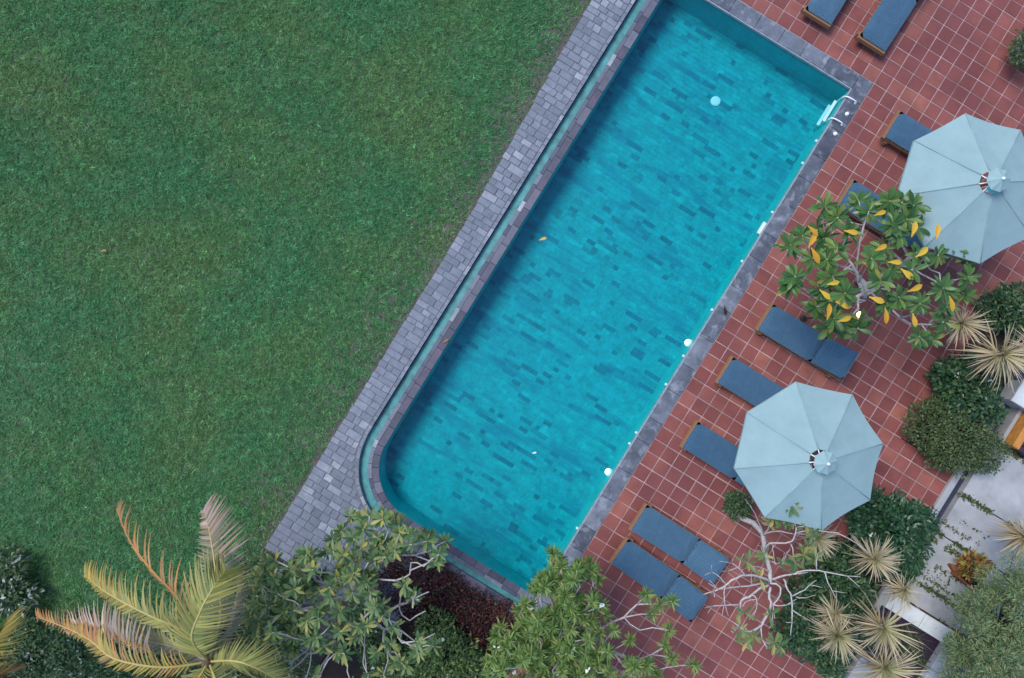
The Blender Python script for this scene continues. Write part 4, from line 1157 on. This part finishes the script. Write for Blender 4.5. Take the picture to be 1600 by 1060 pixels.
# ------------------------------------------------------------------ shrubs and ground cover
def shrub(name, label, blobs, leafs, n, L, wk, tmpl=SMALL, flowers=0, seed=0, cat='shrub', stem='bark_brown', base=None, up=0.5):
    """blobs: x, y, radius on the map, bottom z, top z"""
    r = random.Random(300 + seed)
    b = base or at(blobs[0][0], blobs[0][1], 0)
    t = thing(name, Vector((b[0], b[1], 0)), label, cat)
    tot = sum(q[2] ** 2 for q in blobs)
    stems = MB(); acc = [[] for _ in leafs]; fl = []
    wsum = [w for _, w in leafs]
    for bx, by, br, z0, z1 in blobs:
        c = at(bx, by, (z0 + z1) / 2); rx = br * (CAM_H - c.z) / CAM_H / 75; rz = (z1 - z0) / 2
        k = int(n * br * br / tot)
        s = nz(bx, by, 0.13, 2.2)
        for _ in range(3 if len(blobs) < 40 else 1):
            a = r.uniform(0, 6.28)
            stems.tube([Vector((b[0], b[1], -0.05)).lerp(Vector((c.x, c.y, -0.05)), 0.7 if len(blobs) < 40 else 0.0), c + Vector((math.cos(a) * rx * .5, math.sin(a) * rx * .5, 0))], [0.016, 0.008], 5)
        for _ in range(k):
            while True:
                v = Vector((r.gauss(0, 1), r.gauss(0, 1), r.gauss(0.25, 1)))
                if v.length > 0.1: break
            v.normalize()
            rad = r.random() ** 0.22
            lump = 1 + 0.30 * noise.noise((v.x * 2.3 + bx, v.y * 2.3 + by, v.z * 2.3)) + 0.16 * noise.noise((v.x * 6 + bx, v.y * 6, v.z * 6 + by))
            p = c + Vector((v.x * rx, v.y * rx, v.z * rz)) * rad * lump
            if p.z < -0.05: p.z = -0.05 + r.uniform(0, .1)
            dv = (v + Vector((r.gauss(0, .7), r.gauss(0, .7), r.gauss(0, .5)))); dv.z *= up
            l = L * r.uniform(.65, 1.2)
            acc[r.choices(range(len(leafs)), wsum)[0]].append((p, rot_from(dv, r.uniform(-.9, .9)), l * wk, l))
            if flowers and r.random() < flowers and v.z > 0.2:
                q = p + v * 0.05
                for _ in range(4): fl.append((q, rot_from((r.uniform(-1, 1), r.uniform(-1, 1), .4)), 0.075, 0.06))
    stems.build('stems', stem, t)
    for (mn, _), it in zip(leafs, acc):
        instance_mesh('foliage', tmpl, it, mn, t)
    if fl: instance_mesh('blossoms', SMALL, fl, 'petal', t)
shrub('rounded_shrub', 'dark glossy round shrub between the lower parasol and the low wall', [(1392, 830, 56, -.02, .95), (1360, 800, 34, 0, .7), (1430, 815, 28, 0, .7), (1400, 880, 34, -.02, .7)], [('dark_leaf', 1)], 5200, 0.105, 1.15, flowers=0.0012, seed=1)
shrub('bedding_shrub', 'dark green bedding foliage filling the narrow bed beside the bare tree', [(1290, 900, 36, 0, .6), (1265, 940, 40, 0, .6), (1245, 985, 36, 0, .55), (1325, 925, 40, 0, .55), (1290, 1005, 40, 0, .5), (1340, 980, 36, -.05, .4), (1310, 870, 26, 0, .5), (1300, 1035, 24, 0, .4)], [('dark_leaf', 3), ('hedge_leaf', 2)], 6400, 0.095, 1.05, flowers=0.002, seed=2)
shrub('flowering_shrub', 'green broad leaved shrub with few white flowers beside the white pier', [(1510, 610, 42, 0, .9), (1538, 640, 24, 0, .7), (1490, 590, 30, 0, .8), (1530, 575, 26, 0, .7)], [('dark_leaf', 3), ('hedge_leaf', 2)], 3600, 0.11, 1.1, flowers=0.004, seed=3)
shrub('clipped_shrub', 'olive green fine leaved shrub at the tiled corner above the low wall', [(1455, 665, 40, 0, .75), (1500, 690, 48, 0, .8), (1535, 705, 34, 0, .75), (1480, 640, 32, 0, .7), (1475, 705, 30, 0, .65)], [('olive_leaf', 3), ('hedge_leaf', 2)], 8200, 0.062, 1.0, seed=4)
shrub('rounded_shrub', 'dark green shrub behind the largest straw spiky plant', [(1565, 485, 34, 0, .8), (1600, 495, 32, 0, .8), (1590, 465, 24, 0, .6)], [('dark_leaf', 2), ('hedge_leaf', 2)], 2800, 0.085, 1.0, flowers=0.003, seed=5)
shrub('rounded_shrub', 'small dark clipped ball shrub left of the lower parasol', [(1153, 790, 21, 0.02, .55)], [('dark_leaf', 2), ('hedge_leaf', 3)], 900, 0.062, 1.0, seed=6)
# planter at the top right corner
b = at(1612, 78, 0)
t = thing('planter', b, 'pale round planter cut by the top right edge', 'planter')
m = MB(); m.lathe((b.x, b.y, 0), [(0.34, 0), (0.40, 0.05), (0.44, 0.30), (0.44, 0.34), (0.39, 0.34), (0.37, 0.27), (0.05, 0.26)], 28); m.build('pot', 'concrete', t, True)
shrub('rounded_shrub', 'green shrub in the round planter at the top right edge', [(1616, 74, 32, .2, .95)], [('hedge_leaf', 3), ('olive_leaf', 1)], 1500, 0.07, 1.0, seed=7)
# feathery tree at the lower right corner
r = random.Random(61)
big = [(1570, 975, 62, 1.7), (1530, 1030, 55, 1.5), (1590, 1040, 60, 1.9), (1592, 905, 38, 1.5), (1515, 965, 34, 1.3), (1640, 960, 60, 1.8), (1560, 1090, 60, 1.8), (1500, 1060, 36, 1.1), (1545, 925, 26, 1.3)]
sprays = []
for bx, by, br, zc in big:
    for _ in range(int(br * br / 130)):
        a = r.uniform(0, 6.28); q = br * math.sqrt(r.random()); z = zc + r.uniform(-.5, .6) * (1 - 0.5 * q / br); h = r.uniform(.10, .20)
        sprays.append((bx + q * math.cos(a), by + q * math.sin(a), r.uniform(10, 19), z - h, z + h))
shrub('feathery_tree', 'pale green feathery tree filling the lower right corner', sprays, [('feather_leaf', 6), ('hedge_leaf', 1.5), ('rust_leaf', .12)], 34000, 0.075, 0.8, tmpl=NARROW, seed=8, cat='tree', base=at(1560, 985, 0))
# lower left
shrub('variegated_shrub', 'green shrub with pale silvery leaves at the left edge', [(5, 890, 34, -.1, .6), (30, 930, 30, -.1, .5), (-25, 925, 40, -.1, .6)], [('hedge_leaf', 3), ('pale_leaf', .5)], 2200, 0.10, 1.0, seed=9)
shrub('variegated_shrub', 'low green and silvery planting under the coconut palm', [(60, 1030, 45, -.1, .5), (130, 1030, 50, -.1, .55), (200, 1045, 45, -.1, .5), (110, 985, 30, -.1, .4), (40, 985, 26, -.1, .4), (270, 1050, 45, -.1, .5), (0, 1060, 50, -.1, .5)], [('hedge_leaf', 5), ('dark_leaf', 2), ('pale_leaf', .2)], 6000, 0.09, 1.0, seed=10)
shrub('hedge_shrub', 'green undergrowth between the coconut palm and the pool corner tree', [(400, 900, 34, -.1, .6), (420, 960, 45, -.1, .6), (370, 1010, 45, -.1, .6), (440, 1040, 50, -.1, .6), (390, 1060, 40, -.1, .6)], [('hedge_leaf', 4), ('olive_leaf', 2), ('pale_leaf', .15)], 6000, 0.09, 0.9, seed=11)
shrub('hedge_shrub', 'dense green shrub between the two trees at the lower edge', [(700, 1030, 50, -.05, 1.0), (650, 1050, 45, -.05, .9), (735, 1060, 40, -.05, 1.0), (680, 985, 32, -.05, .7), (620, 1060, 40, -.05, .8), (590, 1010, 34, -.05, .7)], [('hedge_leaf', 3), ('fine_leaf', 2)], 6500, 0.085, 0.8, seed=12, flowers=0.0015)
shrub('ground_cover', 'dark red ground cover in the bed below the pool', [(700, 925, 34, -.06, .2), (740, 955, 36, -.06, .2), (770, 985, 34, -.06, .2), (670, 900, 34, -.06, .2), (760, 1030, 36, -.06, .2), (640, 890, 30, -.06, .2), (720, 990, 36, -.06, .2), (620, 920, 34, -.06, .2), (790, 960, 22, -.06, .18), (650, 945, 36, -.06, .2), (600, 885, 24, -.06, .2)], [('red_leaf', 12), ('olive_leaf', 0.6)], 9000, 0.06, 1.0, seed=13, cat='ground cover')
# weeds in the path joints
r = random.Random(77)
wd = []
for y0, a, b_, k in ((2.16, 9.45, 11.6, 800), (1.23, 9.5, 11.0, 460), (1.05, 9.5, 10.9, 420), (0.13, 9.5, 11.3, 600), (3.44, 9.5, 11.2, 700), (1.45, 9.6, 10.5, 120), (0.6, 9.6, 10.6, 120), (0.3, 9.6, 10.9, 160), (-0.31, 10.6, 11.8, 120), (0.45, 9.66, 10.4, 40), (1.7, 9.8, 10.6, 30)):
    for _ in range(k):
        x = r.uniform(a, b_)
        if nz(x, y0, 3.0, 4.0) < -0.25: continue
        dv = (r.uniform(-1, 1), r.uniform(-1, 1), r.uniform(.2, 1.2)); l = r.uniform(.03, .08)
        wd.append((Vector((x, y0 + r.gauss(0, .028), 0.02)), rot_from(dv, r.uniform(-1, 1)), l, l))
o = instance_mesh('path_weeds', SMALL, wd, 'olive_leaf', None); tag(o, 'green weeds growing along the joints of the slab path', 'weeds', kind='stuff')
# long grass blades leaning into the sunken bed
gb = []
for _ in range(70):
    dv = (r.uniform(-.4, 1), r.uniform(-1, .3), r.uniform(.1, .5)); l = r.uniform(.4, .9)
    gb.append((Vector((r.uniform(9.7, 10.6), r.uniform(-1.6, -.7), -0.12)), rot_from(dv, r.uniform(-.4, .4)), l * .7, l))
o = instance_mesh('sedge_clump', STRAP, gb, 'olive_leaf', None); tag(o, 'long green blades lying over the dark sunken bed', 'sedge', kind='stuff')
# rusty trough with plant on the path
b = at(1512, 902, 0.15); a = math.radians(-8)
t = thing('clay_trough', Vector((b.x, b.y, 0.03)), 'rust brown clay trough on the pale slab path', 'planter')
m = MB(); Lx, Ly = 0.26, 0.15
def rt(x, y): return (b.x + x * math.cos(a) - y * math.sin(a), b.y + x * math.sin(a) + y * math.cos(a))
for x0, x1, y0, y1 in ((-Lx, Lx, -Ly, -Ly + .03), (-Lx, Lx, Ly - .03, Ly), (-Lx, -Lx + .03, -Ly + .031, Ly - .031), (Lx - .03, Lx, -Ly + .031, Ly - .031)):
    m.prism([rt(x0, y0), rt(x1, y0), rt(x1, y1), rt(x0, y1)], 0.03, 0.30, 0.008)
m.build('wall', 'rust_clay', t)
m = MB(); m.prism([rt(-Lx + .03, -Ly + .03), rt(Lx - .03, -Ly + .03), rt(Lx - .03, Ly - .03), rt(-Lx + .03, Ly - .03)], 0.04, 0.25); m.build('soil_fill', 'soil', t)
m = MB(); m.prism([rt(-Lx - .16, -.05), rt(-Lx, -.10), rt(-Lx, .05), rt(-Lx - .13, .0)], 0.03, 0.16, 0.01); m.build('spout', 'rust_clay', t)
shrub('potted_plant', 'rusty and yellow green plant in the clay trough', [(1522, 884, 20, .2, .55)], [('rust_leaf', 3), ('olive_leaf', 1)], 420, 0.10, 1.0, seed=15, cat='plant')

# ------------------------------------------------------------------ fallen leaves
def fallen(x, y, z, ang, l, mat, label):
    V, F = OBOVATE
    c = at(x, y, z); a = math.radians(ang) + YAW
    Rm = rot_from((math.cos(a), math.sin(a), 0.02), 0.15)
    VV = (V * np.array((l * 1.1, l, l * 0.4))) @ Rm.T
    VV[:, 2] += 0.02 + 0.1 * l; VV += np.array(c)
    o = np_mesh('fallen_leaf', VV, F, mat, None)
    tag(o, label, 'leaf', 'fallen leaves')
fallen(842, 376, WZ, 20, 0.17, 'yellow_leaf', 'yellow green leaf floating in the middle of the pool')
fallen(692, 536, -0.06, 35, 0.15, 'rust_leaf', 'orange leaf lying on the dark overflow weir')
fallen(158, 393, GZ + 0.07, 10, 0.13, 'rust_leaf', 'orange brown leaf lying on the lawn far left')
fallen(1131, 478, 0.0, -80, 0.2, 'soil', 'dark curled leaf on the coping above the upper pool lamp')
fallen(831, 708, WZ, 10, 0.10, 'petal', 'small white petal floating low in the pool')
fallen(894, 106 + 2, -0.12, 60, 0.12, 'rust_leaf', 'small brown leaf at the lawn edge near the top of the walk')
